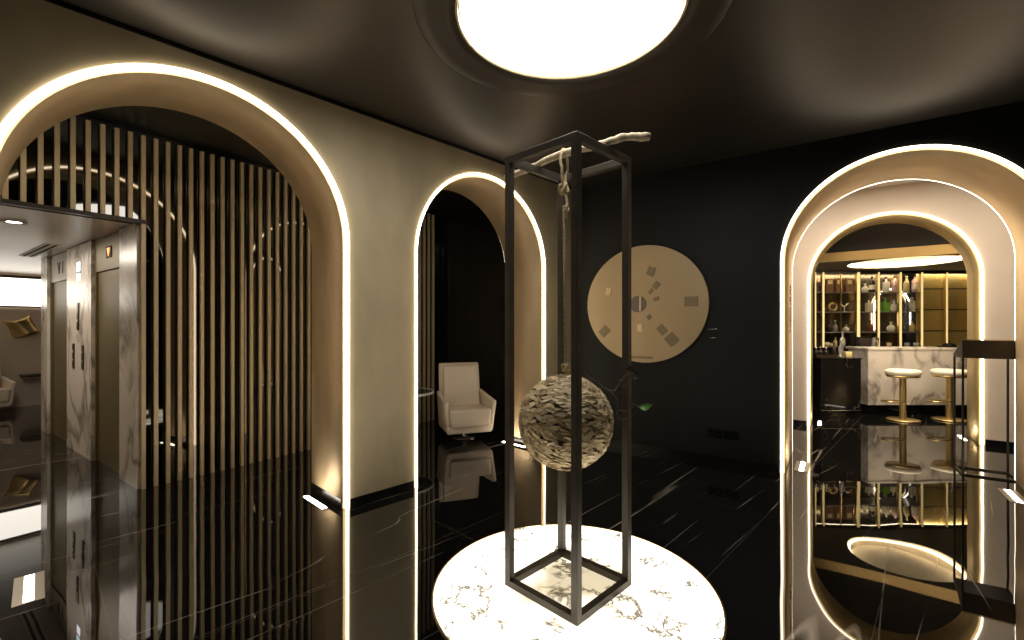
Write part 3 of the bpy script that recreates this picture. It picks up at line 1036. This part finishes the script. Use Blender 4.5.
# ------------------------------------------------------------------ recessed floor uplights beside the arch reveals
def uplight(loc, rz, lab, L=0.40, w=0.125):
    t = thing('floor_uplight', lab, 'light', loc, rz, None)
    mb = MB(); mb.box(-w / 2, w / 2, -L / 2, L / 2, 0.0008, 0.003); obj('plate', mb, M['trim_plate'], t)
    mb = MB(); mb.box(-0.02, 0.02, -L / 2 + 0.02, L / 2 - 0.02, 0.0034, 0.005); obj('lens', mb, M['uplight'], t)
    return t
uplight(LW(A1[0] + A1[1] - GAP - 0.10, 0.33), RZ_L, 'recessed floor light at the right foot of the large arch', 0.42, 0.05)
uplight(LW(A1[0] - A1[1] + GAP + 0.13, 0.24), RZ_L, 'recessed floor light at the left foot of the large arch')
uplight(LW(A2[0] - A2[1] + GAP + 0.05, 0.36), RZ_L, 'recessed floor light at the left foot of the narrow arch', 0.42, 0.05)
uplight(LW(A2[0] + A2[1] - GAP - 0.09, 0.40), RZ_L, 'recessed floor light at the right foot of the narrow arch', 0.42, 0.05)
uplight(BW(AA[0] - AA[1] + GAP + 0.13, 0.38), RZ_B, 'recessed floor light at the left foot of the right-hand black wall arch')
uplight(BW(AA[0] + AA[1] - GAP - 0.13, 0.46), RZ_B, 'recessed floor light at the right foot of the right-hand black wall arch')
uplight(BW(AB[0] - AB[1] + GAP + 0.10 + .0, 2.71 + 0.33), RZ_B, 'recessed floor light at the left foot of the pale wall arch', 0.36, 0.05)
uplight(BW(AB[0] + AB[1] - GAP - 0.10, 2.71 + 0.33), RZ_B, 'recessed floor light at the right foot of the pale wall arch', 0.36, 0.05)

# small raised dark letters on the reveals of the right arch: a vertical row of marks
def glyphs(org, sgn, lab):
    random.seed(5)
    t = thing('reveal_lettering', lab, 'lettering', org, RZ_B)
    z = 1.42
    while z < 1.93:
        h = random.uniform(0.018, 0.03)
        for c in range(2):
            if random.random() < 0.75:
                w = random.uniform(0.012, 0.03)
                mb = MB()
                mb.box(0 if sgn > 0 else -0.005, 0.005 if sgn > 0 else 0, 0.62 + c * 0.04, 0.62 + c * 0.04 + w, z, z + h)
                obj('letter', mb, M['black_plastic'], t)
        z += h + random.choice((0.008, 0.012, 0.03))
glyphs(BW(AA[0] - AA[1] + GAP + 0.0005, 0), 1, 'small dark vertical lettering on the left reveal of the right-hand arch')
glyphs(BW(AA[0] + AA[1] - GAP - 0.0005, -0.12), -1, 'small dark vertical lettering on the right reveal of the right-hand arch')

# ------------------------------------------------------------------ armchairs and round table
def make_armchair(label, loc, rz, group=None):
    t = thing('swivel_armchair', label, 'armchair', loc, rz)
    # local: +x right, -y front
    mb = MB()
    mb.hexa([(-0.30, 0.16, 0.13), (0.30, 0.16, 0.13), (0.29, 0.25, 0.15), (-0.29, 0.25, 0.15),
             (-0.285, 0.30, 0.97), (0.285, 0.30, 0.97), (0.275, 0.38, 0.97), (-0.275, 0.38, 0.97)], 0.028, 3)
    mb.hexa([(-0.29, -0.32, 0.115), (0.29, -0.32, 0.115), (0.29, 0.24, 0.115), (-0.29, 0.24, 0.115),
             (-0.31, -0.335, 0.21), (0.31, -0.335, 0.21), (0.31, 0.22, 0.21), (-0.31, 0.22, 0.21)], 0.025, 3)
    obj('shell', mb, M['leather'], t)
    for s in (-1, 1):
        mb = MB()
        def X(a, b2):
            return (a, b2) if s > 0 else (-b2, -a)
        i0, o0 = X(0.25, 0.302); i1, o1 = X(0.285, 0.345)
        mb.hexa([(i0, -0.315, 0.13), (o0, -0.315, 0.13), (o0, 0.24, 0.13), (i0, 0.24, 0.13),
                 (i1, -0.355, 0.525), (o1, -0.355, 0.525), (o1 * 0.93, 0.285, 0.60), (i1 * 0.93, 0.285, 0.60)], 0.024, 3)
        obj('armrest', mb, M['leather'], t)
    mb = MB()
    mb.hexa([(-0.255, -0.375, 0.20), (0.255, -0.375, 0.20), (0.25, 0.15, 0.20), (-0.25, 0.15, 0.20),
             (-0.275, -0.365, 0.43), (0.275, -0.365, 0.43), (0.265, 0.17, 0.41), (-0.265, 0.17, 0.41)], 0.035, 3)
    obj('seat_cushion', mb, M['leather'], t)
    mb = MB()
    mb.hexa([(-0.25, 0.08, 0.39), (0.25, 0.08, 0.39), (0.25, 0.18, 0.39), (-0.25, 0.18, 0.39),
             (-0.235, 0.225, 0.945), (0.235, 0.225, 0.945), (0.235, 0.31, 0.945), (-0.235, 0.31, 0.945)], 0.03, 3)
    obj('back_cushion', mb, M['leather'], t)
    mb = MB(); mb.lathe([(0.03, 0.02), (0.03, 0.115)], 20); obj('pedestal', mb, M['chrome'], t)
    mb = MB(); mb.lathe([(0, 0.022), (0.04, 0.022), (0.15, 0.012), (0.165, 0.008), (0.165, 0.001), (0, 0.001)], 36); obj('base', mb, M['chrome'], t)
    return t
ch = make_armchair('cream leather swivel armchair on chrome base, seen through the narrow arch', (-0.64, 6.10, 0), radians(20))
dup(ch, (-8.93, 7.65, 0), RZ_B + radians(95), 'white swivel armchair at the far end of the lift lobby')

t = thing('round_table', 'round dark table with pale rim, half hidden behind the left jamb of narrow arch', 'table', (-1.42, 6.0, 0))
mb = MB(); mb.lathe([(0, 0.62), (0.37, 0.62), (0.37, 0.605), (0, 0.605)], 48, smooth=False); obj('table_top', mb, M['black_gloss'], t)
mb = MB(); mb.lathe([(0.371, 0.626), (0.382, 0.626), (0.382, 0.598), (0.371, 0.598), (0.371, 0.626)], 48, smooth=False); obj('rim', mb, M['linen'], t)
mb = MB(); mb.lathe([(0.03, 0.01), (0.03, 0.604)], 20); obj('column', mb, M['dark_metal'], t)
mb = MB(); mb.lathe([(0, 0.014), (0.2, 0.010), (0.2, 0.001), (0, 0.001)], 32); obj('base', mb, M['dark_metal'], t)

# ------------------------------------------------------------------ host stand in the vestibule
hp = [Vector((4.50, 4.55, 0)), Vector((4.68, 4.82, 0))]
hz = RZ_B * 0 + radians(-12)
hs_ = thing('host_stand', 'dark brown sloping host stand on thin metal legs inside the right-hand arch', 'lectern', (4.50, 4.55, 0), radians(-33))
mb = MB()
Wd, Dp = 0.41, 0.325
mb.hexa([(0, 0, 1.17), (Wd, 0, 1.17), (Wd, Dp, 1.17), (0, Dp, 1.17),
         (0, 0, 1.350), (Wd, 0, 1.350), (Wd, Dp, 1.20), (0, Dp, 1.20)], 0.003, 1)
obj('sloping_top', mb, M['host_brown'], hs_)
mb = MB(); mb.box(0.0, Wd, -0.004, 0.006, 1.351, 1.358); obj('top_edge', mb, M['brass'], hs_)
for (x, y) in ((0.008, 0.008), (Wd - 0.008, 0.008), (Wd - 0.008, Dp - 0.008), (0.008, Dp - 0.008)):
    mb = MB(); mb.box(x - 0.008, x + 0.008, y - 0.008, y + 0.008, 0.016, 1.169); obj('leg', mb, M['dark_metal'], hs_)
mb = MB()
mb.box(0, Wd, 0, 0.016, 0.0, 0.016); mb.box(0, Wd, Dp - 0.016, Dp, 0.0, 0.016)
mb.box(0, 0.016, 0.016, Dp - 0.016, 0.0, 0.016); mb.box(Wd - 0.016, Wd, 0.016, Dp - 0.016, 0.0, 0.016)
obj('base_frame', mb, M['dark_metal'], hs_)

# ------------------------------------------------------------------ bar room
# lowered ceiling with round lit recess
RC = Vector((6.90, 8.02, 0)); RR = 0.80
fas_m = 4.3
zc_ = 2.60
mb = MB(); b = mb.b
c_l = Vector(((RC - O_B).dot(BB), (RC - O_B).dot(NB), 0))
x0, x1, y0, y1 = -2.0, 7.0, fas_m + 0.02, 9.0
n = 96
inner, outer, inner_up = [], [], []
angs = [2 * pi * i / n for i in range(n)]
cor = [atan2(yy - c_l.y, xx - c_l.x) % (2 * pi) for xx in (x0, x1) for yy in (y0, y1)]
angs = sorted(set([round(a, 6) for a in angs + cor]))
n = len(angs)
for a in angs:
    dx, dy = cos(a), sin(a)
    ts = []
    if dx > 1e-9: ts.append((x1 - c_l.x) / dx)
    if dx < -1e-9: ts.append((x0 - c_l.x) / dx)
    if dy > 1e-9: ts.append((y1 - c_l.y) / dy)
    if dy < -1e-9: ts.append((y0 - c_l.y) / dy)
    tt = min(ts)
    rr = min(RR, abs(tt) - 0.02)
    inner.append(b.verts.new((c_l.x + rr * dx, c_l.y + rr * dy, zc_)))
    inner_up.append(b.verts.new((c_l.x + rr * dx, c_l.y + rr * dy, zc_ + 0.20)))
    outer.append(b.verts.new((c_l.x + tt * dx, c_l.y + tt * dy, zc_)))
for i in range(n):
    j = (i + 1) % n
    b.faces.new((inner[i], inner[j], outer[j], outer[i]))
    b.faces.new((inner[i], inner[j], inner_up[j], inner_up[i])).smooth = True
b.faces.new(inner_up)
struct('ceiling_bar', mb, M['dark_plaster'], O_B, RZ_B)
mb = MB(); mb.lathe([(RR - 0.002, 0.0), (RR - 0.002, 0.195), (0, 0.195)], 96, (c_l.x, c_l.y, zc_), smooth=False)
struct('ceiling_recess', mb, M['cream'], O_B, RZ_B)
mb = MB()
loopz = [(c_l.x + (RR - 0.03) * cos(2 * pi * i / 80), c_l.y + (RR - 0.03) * sin(2 * pi * i / 80), zc_ + 0.05) for i in range(80)]
mb.tube(loopz, 0.018, 8, closed=True)
tag(obj('cove_light', mb, M['led_bar'], None, O_B, RZ_B), 'glowing ring light inside the round ceiling recess above the bar', 'light')
mb = MB(); mb.box(-2.0, 7.0, fas_m, fas_m + 0.02, zc_ - 0.005, zc_ + 0.15)
struct('trim_6', mb, M['fascia_gold'], O_B, RZ_B)
mb = MB(); mb.box(-2.0, 7.0, fas_m + 0.03, fas_m + 0.13, zc_ + 0.15, 3.6)
mb.box(-2.0, 7.0, 3.36, fas_m + 0.03, 3.5, 3.6)
struct('ceiling_bar_front', mb, M['void_black'], O_B, RZ_B)
mb = MB(); mb.box(4.0, 12.5, 9.72, 9.82, 0, 3.5); struct('wall_bar', mb, M['dark_plaster'])
mb = MB(); mb.box(-2.0, -1.9, 3.37, 9.0, 0, 3.5); mb.box(6.9, 7.0, 3.37, 9.0, 0, 3.5)
struct('wall_bar_ends', mb, M['dark_plaster'], O_B, RZ_B)

# back bar shelving unit
YS = 9.2
def sx(x, d=YS): return (x - 512) / 455 * d
def sz(y, d=YS): return 1.5 + (325 - y) / 455 * d
zbot, ztop = 1.05, sz(272.2)
unit = thing('back_bar', 'tall brass-framed back bar shelving lined with mirror behind the marble counter', 'shelving', (sx(815), YS, 0))
ux = sx(815)
Xr = sx(990)
mb = MB(); mb.box(0, Xr - ux, -0.10, 0.40, 0.0, zbot); obj('base_cabinet', mb, M['black_gloss'], unit)
mb = MB(); mb.box(0, sx(922) - ux, 0.38, 0.40, zbot, ztop); obj('mirror_back', mb, M['mirror'], unit)
mb = MB(); mb.box(-0.0, Xr - ux, 0.0, 0.40, ztop, zc_ - 0.002); mb.box(0, Xr - ux, -0.004, 0.03, ztop - 0.035, ztop + 0.01); obj('header', mb, M['dark_metal'], unit)
for i, (x, w) in enumerate(((815.5, 0.03), (823.4, 0.05), (858.5, 0.085), (878.7, 0.055), (900.6, 0.06), (922, 0.06), (947, 0.045), (972, 0.06))):
    mb = MB(); X = sx(x) - ux
    mb.box(X - w / 2, X + w / 2, 0.0, 0.05, zbot, ztop)
    p = obj('upright', mb, M['brass'], unit)
    mb = MB(); mb.box(X - w * 0.32, X + w * 0.32, -0.006, -0.001, zbot, ztop)
    obj('light_strip', mb, M['post_led'] if 'post_led' in M else M.setdefault('post_led', emit('post_led', (1.0, 0.80, 0.36), 0.85)), p)
mb = MB(); mb.box(sx(841.4) - ux - 0.008, sx(841.4) - ux + 0.008, 0.0, 0.03, sz(331.7), ztop); obj('divider', mb, M['brass'], unit)
SHY = {1: 292.0, 2: 311.6, 3: 331.8}
SHZ = {}
for k_, y in SHY.items():
    SHZ[k_] = sz(y)
    mb = MB(); mb.box(sx(815.5) - ux, sx(922) - ux, 0.0, 0.375, SHZ[k_] - 0.016, SHZ[k_]); obj('glass_shelf', mb, M['g_grey'], unit)
for (a, bq) in ((921.2, 945), (945.2, 985)):
    ys = [272.2] + [288.5, 309.5, 331] + [349]
    for i in range(4):
        mb = MB(); mb.box(sx(a) - ux, sx(bq) - ux, 0.10, 0.12, max(zbot + .001, sz(ys[i + 1]) + 0.010), sz(ys[i]) - 0.010)
        obj('gold_panel', mb, M['gold_panel'], unit)
mb = MB(); mb.box(sx(922) - ux, sx(985) - ux, 0.13, 0.15, zbot, ztop); obj('panel_back', mb, M['dark_metal'], unit)
# light under the header of the back bar
ob_l = thing('shelf_light', 'slim warm light along the top of the back bar shelving', 'light', (ux, YS, ztop))
mb = MB(); mb.box(0.05, sx(985) - ux, 0.04, 0.08, -0.02, -0.003); obj('diffuser', mb, M['led_bar'], ob_l)

# glowing arch behind the bottles, standing in for an arch light's mirror reflection
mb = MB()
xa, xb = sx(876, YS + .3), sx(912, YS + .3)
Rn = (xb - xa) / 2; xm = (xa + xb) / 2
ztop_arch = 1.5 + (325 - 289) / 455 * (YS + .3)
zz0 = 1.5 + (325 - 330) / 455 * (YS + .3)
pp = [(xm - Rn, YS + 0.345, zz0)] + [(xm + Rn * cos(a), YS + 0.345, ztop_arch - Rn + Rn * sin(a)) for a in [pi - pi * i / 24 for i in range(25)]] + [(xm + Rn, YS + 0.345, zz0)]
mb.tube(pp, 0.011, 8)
tag(obj('arch_reflection', mb, M['led'], None), 'small white glowing arch standing in for an arch light mirrored behind the bottles', 'light')

# front counter
YC = 7.55
t = thing('bar_counter', 'white veined marble bar counter on a black plinth behind the stools', 'counter', (5.91, YC, 0))
mb = MB(); mb.box(0, 3.0, 0, 0.45, 0.17, 1.085, 0.004, 1); obj('marble_front', mb, M['marble_white'], t)
mb = MB(); mb.box(-0.01, 3.01, -0.01, 0.50, 1.086, 1.12, 0.003, 1); obj('counter_top', mb, M['marble_white'], t)
mb = MB(); mb.box(0.02, 3.0, 0.06, 0.45, 0.0, 0.169); obj('plinth', mb, M['marble_black'], t)
# black marble cabinet
t = thing('service_cabinet', 'low glossy black marble service cabinet left of the white bar counter', 'cabinet', (4.90, 7.22, 0))
mb = MB(); mb.box(0, 0.64, 0, 0.50, 0.15, 0.955, 0.003, 1); obj('body', mb, M['marble_black'], t)
mb = MB(); mb.box(-0.01, 0.65, -0.01, 0.51, 0.956, 0.975, 0.002, 1); obj('top', mb, M['marble_black'], t)
mb = MB(); mb.box(-0.0, 0.64, -0.003, 0.50, 0.142, 0.149); obj('metal_strip', mb, M['chrome'], t)
mb = MB(); mb.box(0.0, 0.64, 0.02, 0.50, 0.0, 0.141); obj('plinth', mb, M['marble_black'], t)

# stools
def make_stool(label, loc, rz):
    t = thing('bar_stool', label, 'bar stool', loc, rz)
    mb = MB(); mb.lathe([(0, 0.0), (0.19, 0.0), (0.215, 0.006), (0.218, 0.014), (0.205, 0.022), (0.06, 0.030), (0, 0.030)], 40); obj('base', mb, M['brass'], t)
    mb = MB(); mb.lathe([(0.045, 0.028), (0.045, 0.68)], 24); obj('column', mb, M['brass'], t)
    mb = MB(); mb.lathe([(0, 0.68), (0.215, 0.68), (0.228, 0.69), (0.228, 0.715), (0, 0.715)], 40, sx=1.0, sy=0.85); obj('seat_pan', mb, M['brass'], t)
    mb = MB(); mb.lathe([(0, 0.716), (0.225, 0.716), (0.24, 0.735), (0.243, 0.765), (0.232, 0.79), (0.20, 0.80), (0, 0.805)], 40, sx=1.0, sy=0.85); obj('seat_cushion', mb, M['cream'], t)
    mb = MB()
    ring = [(0.0, -0.03, 0.30), (-0.10, -0.09, 0.30), (-0.24, -0.10, 0.30), (-0.30, -0.05, 0.30), (-0.30, 0.05, 0.30), (-0.24, 0.10, 0.30), (-0.10, 0.09, 0.30), (0.0, 0.03, 0.30)]
    mb.tube(ring, 0.011, 8); obj('footrest', mb, M['brass'], t)
    return t
st = make_stool('left cream-topped brass bar stool in front of the marble counter', (6.15, 7.16, 0), 0)
dup(st, (6.90, 7.18, 0), 0, 'right cream-topped brass bar stool, partly behind the host stand')
st['group'] = 'brass bar stools'
for o in bpy.data.objects:
    if o.name.startswith('bar_stool'):
        o['group'] = 'brass bar stools'

# bottles and objects on the shelves -----------------------------------------------------------------
def bottle(x, ybase, w, ytop, m, cap, label, d=YS + 0.15, shelf=None, lab_m=None, shape='round', group='bottles on the back bar', name='bottle'):
    zb = SHZ[shelf] if shelf else zbot
    f = d / 455
    # height from the photo, standing on its shelf
    h = max(0.08, (ybase - ytop) * f)
    r = w * f / 2
    t = thing(name, label, 'bottle', (sx(x, d), d, zb + 0.001), 0, group)
    mb = MB()
    if shape == 'round':
        prof = [(0, 0), (r, 0), (r, h * 0.55), (r * 0.85, h * 0.64), (r * 0.38, h * 0.74), (r * 0.34, h * 0.88), (0, h * 0.88)]
        mb.lathe(prof, 20)
    elif shape == 'ball':
        prof = [(0, 0)] + [(r * sin(pi * (0.12 + 0.80 * i / 10)), h * 0.34 - h * 0.34 * cos(pi * (0.06 + 0.86 * i / 10))) for i in range(11)] + [(r * 0.3, h * 0.72), (r * 0.28, h * 0.88), (0, h * 0.88)]
        mb.lathe(prof, 20)
    elif shape == 'tall':
        prof = [(0, 0), (r, 0), (r, h * 0.70), (r * 0.4, h * 0.8), (r * 0.36, h * 0.9), (0, h * 0.9)]
        mb.lathe(prof, 20)
    elif shape == 'square':
        mb.box(-r, r, -r * 0.7, r * 0.7, 0, h * 0.68, r * 0.2, 2)
        mb.lathe([(r * 0.36, h * 0.66), (r * 0.34, h * 0.88), (0, h * 0.88)], 14)
    obj('glass_body', mb, M[m], t)
    mb = MB(); mb.lathe([(0, h * 0.881), (r * 0.42, h * 0.881), (r * 0.42, h), (0, h)], 16); obj('cap', mb, M[cap], t)
    if lab_m:
        mb = MB(); mb.lathe([(r * 1.02, h * 0.18), (r * 1.02, h * 0.46)], 20) if shape in ('round', 'tall') else mb.box(-r * 0.75, r * 0.75, -r * 1.0 - 0.002, -r * 0.72, h * 0.15, h * 0.5)
        obj('paper_label', mb, M[lab_m], t)
    return t
bottle(865, 292, 6, 283, 'g_white', 'g_white', 'white squat bottle on the top shelf, right after the wide brass upright', shelf=1, shape='ball')
bottle(872, 292, 5.5, 276, 'g_dark', 'g_dark', 'tall dark bottle on the top shelf beside the white squat one', shelf=1, lab_m='g_white', shape='tall')
bottle(886, 292, 5, 276.5, 'g_white', 'g_dark', 'white bottle with black cap on the top shelf above the green bottle', shelf=1, shape='square')
bottle(895, 292, 5.5, 275.5, 'g_pink', 'g_dark', 'pink bottle on the top shelf in the same bay as the green bottle', shelf=1, shape='tall')
bottle(906.5, 292, 4.8, 275.5, 'g_yellow', 'g_yellow', 'pale yellow bottle on the top shelf in the rightmost open bay', shelf=1)
bottle(915.5, 292, 6, 274.5, 'g_pink', 'g_dark', 'pink bottle at the right end of the top shelf, beside the gold panels', shelf=1, lab_m='g_white', shape='tall')
bottle(869, 311.6, 5.5, 298.5, 'g_white', 'g_dark', 'clear white bottle on the middle shelf under the tall dark bottle', shelf=2, lab_m='g_white', shape='square')
bottle(885.5, 311.6, 6.5, 297.5, 'g_green', 'g_green', 'green square bottle on the middle shelf of the back bar', shelf=2, shape='square')
bottle(894, 311.6, 6, 299, 'g_white', 'g_grey', 'round white bottle just right of the green bottle', shelf=2, shape='ball')
bottle(912, 311.6, 5.5, 297, 'g_white', 'g_white', 'frosted white bottle on the middle shelf of the rightmost open bay', shelf=2, shape='tall')
bottle(870, 331.8, 5, 321, 'g_brown', 'g_brown', 'small brown bottle on the lowest shelf under the clear white bottle', shelf=3)
bottle(891, 331.8, 7, 321.5, 'g_white', 'brass', 'squat white bottle on the lowest shelf below the green bottle', shelf=3, shape='ball')
bottle(912, 331.8, 5, 321, 'g_yellow', 'brass', 'golden bottle on the lowest shelf of the rightmost open bay', shelf=3)
bottle(829, 331.8, 5.5, 321, 'g_dark', 'g_dark', 'dark bottle on the lowest shelf of the leftmost wide bay', shelf=3)
bottle(835, 331.8, 5, 320.5, 'g_grey', 'g_white', 'grey bottle on the lowest shelf beside the dark bottle', shelf=3, shape='ball')
bottle(846, 331.8, 6, 324.5, 'g_white', 'brass', 'tiny white and gold flask on the lowest shelf left of the wide brass upright', shelf=3, shape='ball')
bottle(842.5, 347.3, 5, 332, 'g_white', 'g_white', 'tall pale carafe on the back counter behind the service cabinet', d=YS - 0.02 + 0.02, shape='ball')
bottle(835.5, 347.3, 3, 337.5, 'g_yellow', 'g_yellow', 'slim yellow bottle on the back counter beside the pale carafe', d=YS + 0.02)

for i, (x, lab) in enumerate(((828.4, 'brown carton with cream label, leftmost of three on the top shelf'), (837.8, 'brown carton with cream label, middle of three on the top shelf'),
                              (848, 'brown carton with cream label, rightmost of three on the top shelf'))):
    d = YS + 0.12; f_ = d / 455
    t = thing('bottle_carton', lab, 'carton', (sx(x, d), d, SHZ[1] + 0.001), 0, 'brown cartons on the top shelf')
    mb = MB(); mb.box(-0.078, 0.078, -0.05, 0.05, 0, 0.275, 0.003, 1); obj('box', mb, M['carton'], t)
    mb = MB(); mb.box(-0.045, 0.045, -0.0535, -0.0505, 0.165, 0.245); obj('paper_label', mb, M['label_cream'], t)
# ornaments on the middle shelf, left bay
t = thing('ring_ornament', 'gold ring ornament on the middle shelf of the left bay', 'ornament', (sx(836.3), YS + 0.10, SHZ[2]))
mb = MB(); mb.tube([(0.075 * cos(2 * pi * i / 24), 0, 0.10 + 0.075 * sin(2 * pi * i / 24)) for i in range(24)], 0.022, 8, closed=True); obj('ring', mb, M['brass'], t)
mb = MB(); mb.box(-0.04, 0.04, -0.03, 0.03, 0.001, 0.02); obj('foot', mb, M['dark_metal'], t)
t = thing('figurine', 'dark spiky ornament left of the gold ring on the middle shelf', 'ornament', (sx(827.6), YS + 0.16, SHZ[2]))
mb = MB(); mb.lathe([(0, 0.001), (0.05, 0.001), (0.03, 0.02), (0.06, 0.08), (0.05, 0.14), (0, 0.17)], 14)
for i in range(9):
    a = i * 0.7; mb.tube([(0, 0, 0.1), (0.11 * cos(a), 0.03 * sin(a * 2), 0.14 + 0.10 * abs(sin(a)))], [0.014, 0.003], 6)
obj('body', mb, M['g_dark'], t)
t = thing('sprig_ornament', 'small pale branching ornament right of the gold ring on the middle shelf', 'ornament', (sx(848), YS + 0.10, SHZ[2]))
mb = MB(); mb.tube([(0, 0, 0.001), (0, 0, 0.13)], 0.008, 6)
for a in (-0.09, -0.05, 0.05, 0.085):
    mb.tube([(0, 0, 0.07 + abs(a) * 0.3), (a, 0, 0.15 + 0.02 * (a > 0))], [0.006, 0.012], 6)
mb.lathe([(0, 0.001), (0.04, 0.001), (0.04, 0.008), (0, 0.01)], 14)
obj('branches', mb, M['g_white'], t)
def cup(x, label, d, m='g_white', h=0.09, r=0.045, z=None, name='glass', grp='glasses on the back counter'):
    t = thing(name, label, 'glass', (sx(x, d), d, zbot + 0.001 if z is None else z), 0, grp)
    mb = MB(); mb.lathe([(0, 0), (r * 0.7, 0), (r, h * 0.5), (r, h), (r * 0.9, h), (r * 0.88, h * 0.5), (r * 0.6, 0.008), (0, 0.008)], 18)
    obj('bowl', mb, M[m], t)
    return t
cup(889, 'small golden cup on the back counter under the squat white bottle', YS + .05, 'g_yellow')
cup(907, 'left of two small glasses on the back counter in the rightmost open bay', YS + .05)
cup(916, 'right of two small glasses on the back counter beside the gold panels', YS + .05)
cup(827, 'small pale glass at the left end of the back counter', YS + .05, 'g_white', 0.1)
cup(831, 'golden glass beside the pale one at the left of the back counter', YS + .05, 'g_yellow', 0.08)
cup(876, 'tall clear jar on the back counter between the folded towels and brass upright', YS - 0.04, 'glass_clear', 0.19, 0.05, name='glass_jar')
t = thing('wire_basket', 'dark grey rectangular basket on the back counter below the wide brass upright', 'basket', (sx(863, YS - .05), YS - .05, zbot + 0.001))
mb = MB(); mb.hexa([(-0.11, -0.07, 0), (0.11, -0.07, 0), (0.11, 0.07, 0), (-0.11, 0.07, 0), (-0.125, -0.08, 0.19), (0.125, -0.08, 0.19), (0.125, 0.08, 0.19), (-0.125, 0.08, 0.19)], 0.01, 2); obj('body', mb, M['grey_patch'], t)
mb = MB(); mb.tube([(-0.13, -0.085, 0.2), (0.13, -0.085, 0.2), (0.13, 0.085, 0.2), (-0.13, 0.085, 0.2)], 0.012, 8, closed=True); obj('rim', mb, M['g_dark'], t)
t = tag(obj('folded_towel', (lambda m: (m.box(-0.03, 0.03, -0.08, 0.08, 0, 0.20, 0.02, 3), m)[1])(MB()), M['linen'], None, (sx(871, YS - .04), YS - .04, zbot + 0.001)), 'white folded towel standing between the dark basket and the clear jar', 'towel')
t = tag(obj('menu_box', (lambda m: (m.box(-0.05, 0.05, -0.06, 0.06, 0, 0.26, 0.006, 2), m)[1])(MB()), M['g_dark'], None, (sx(852, YS), YS + .02, zbot + 0.001)), 'dark upright box on the back counter left of the basket', 'box')
# black dome with knob on the counter
d = YC + 0.30
t = thing('cloche', 'black domed tray lid with knob on the right of the marble counter', 'tray', (sx(949, d), d, 1.121))
mb = MB(); mb.lathe([(0, 0), (0.15, 0), (0.15, 0.012), (0, 0.012)], 28); obj('tray', mb, M['black_plastic'], t)
mb = MB(); mb.lathe([(0.095, 0.013), (0.085, 0.04), (0.05, 0.062), (0, 0.068)], 24); obj('dome', mb, M['black_plastic'], t)
mb = MB(); mb.lathe([(0, 0.066), (0.012, 0.07), (0.008, 0.09), (0.012, 0.11), (0, 0.115)], 12); obj('knob', mb, M['black_plastic'], t)
# things on the black cabinet
d = 7.38
t = thing('serving_tray', 'dark serving tray on the black service cabinet', 'tray', (sx(822, d), d, 0.976))
mb = MB(); mb.box(-0.15, 0.17, -0.10, 0.10, 0, 0.012); mb.box(-0.15, -0.14, -0.10, 0.10, 0.012, 0.05); mb.box(0.16, 0.17, -0.10, 0.10, 0.012, 0.05); mb.box(-0.14, 0.16, -0.10, -0.09, 0.012, 0.05); mb.box(-0.14, 0.16, 0.09, 0.10, 0.012, 0.05)
obj('body', mb, M['g_dark'], t)
def on_cab(x, dd, h, r, m, cap, lab, z=0.989, name='bottle'):
    t = thing(name, lab, 'bottle', (sx(x, dd), dd, z), 0, 'bottles on the service cabinet')
    mb = MB(); mb.lathe([(0, 0), (r, 0), (r, h * 0.5), (r * 0.8, h * 0.62), (r * 0.35, h * 0.72), (r * 0.32, h * 0.9), (0, h * 0.9)], 16); obj('glass_body', mb, M[m], t)
    mb = MB(); mb.lathe([(0, h * 0.901), (r * 0.4, h * 0.901), (r * 0.4, h), (0, h)], 12); obj('cap', mb, M[cap], t)
on_cab(816, 7.38, 0.15, 0.035, 'g_dark', 'g_white', 'short dark bottle at the left of the serving tray')
on_cab(820.5, 7.36, 0.16, 0.035, 'g_dark', 'brass', 'short dark bottle in the middle of the serving tray')
on_cab(826, 7.38, 0.15, 0.035, 'g_dark', 'g_white', 'short dark bottle at the right of the serving tray')
on_cab(834, 7.42, 0.24, 0.032, 'g_dark', 'g_dark', 'tall dark bottle standing right of the serving tray on the cabinet', z=0.976)
on_cab(841, 7.42, 0.30, 0.035, 'glass_clear', 'g_white', 'tall clear bottle on the service cabinet beside the gold tin', z=0.976)
t = tag(obj('gold_tin', (lambda m: (m.box(-0.05, 0.05, -0.05, 0.05, 0, 0.085, 0.006, 2), m)[1])(MB()), M['g_yellow'], None, (sx(847, 7.5), 7.5, 0.976)), 'small golden tin on the right end of the service cabinet', 'tin')
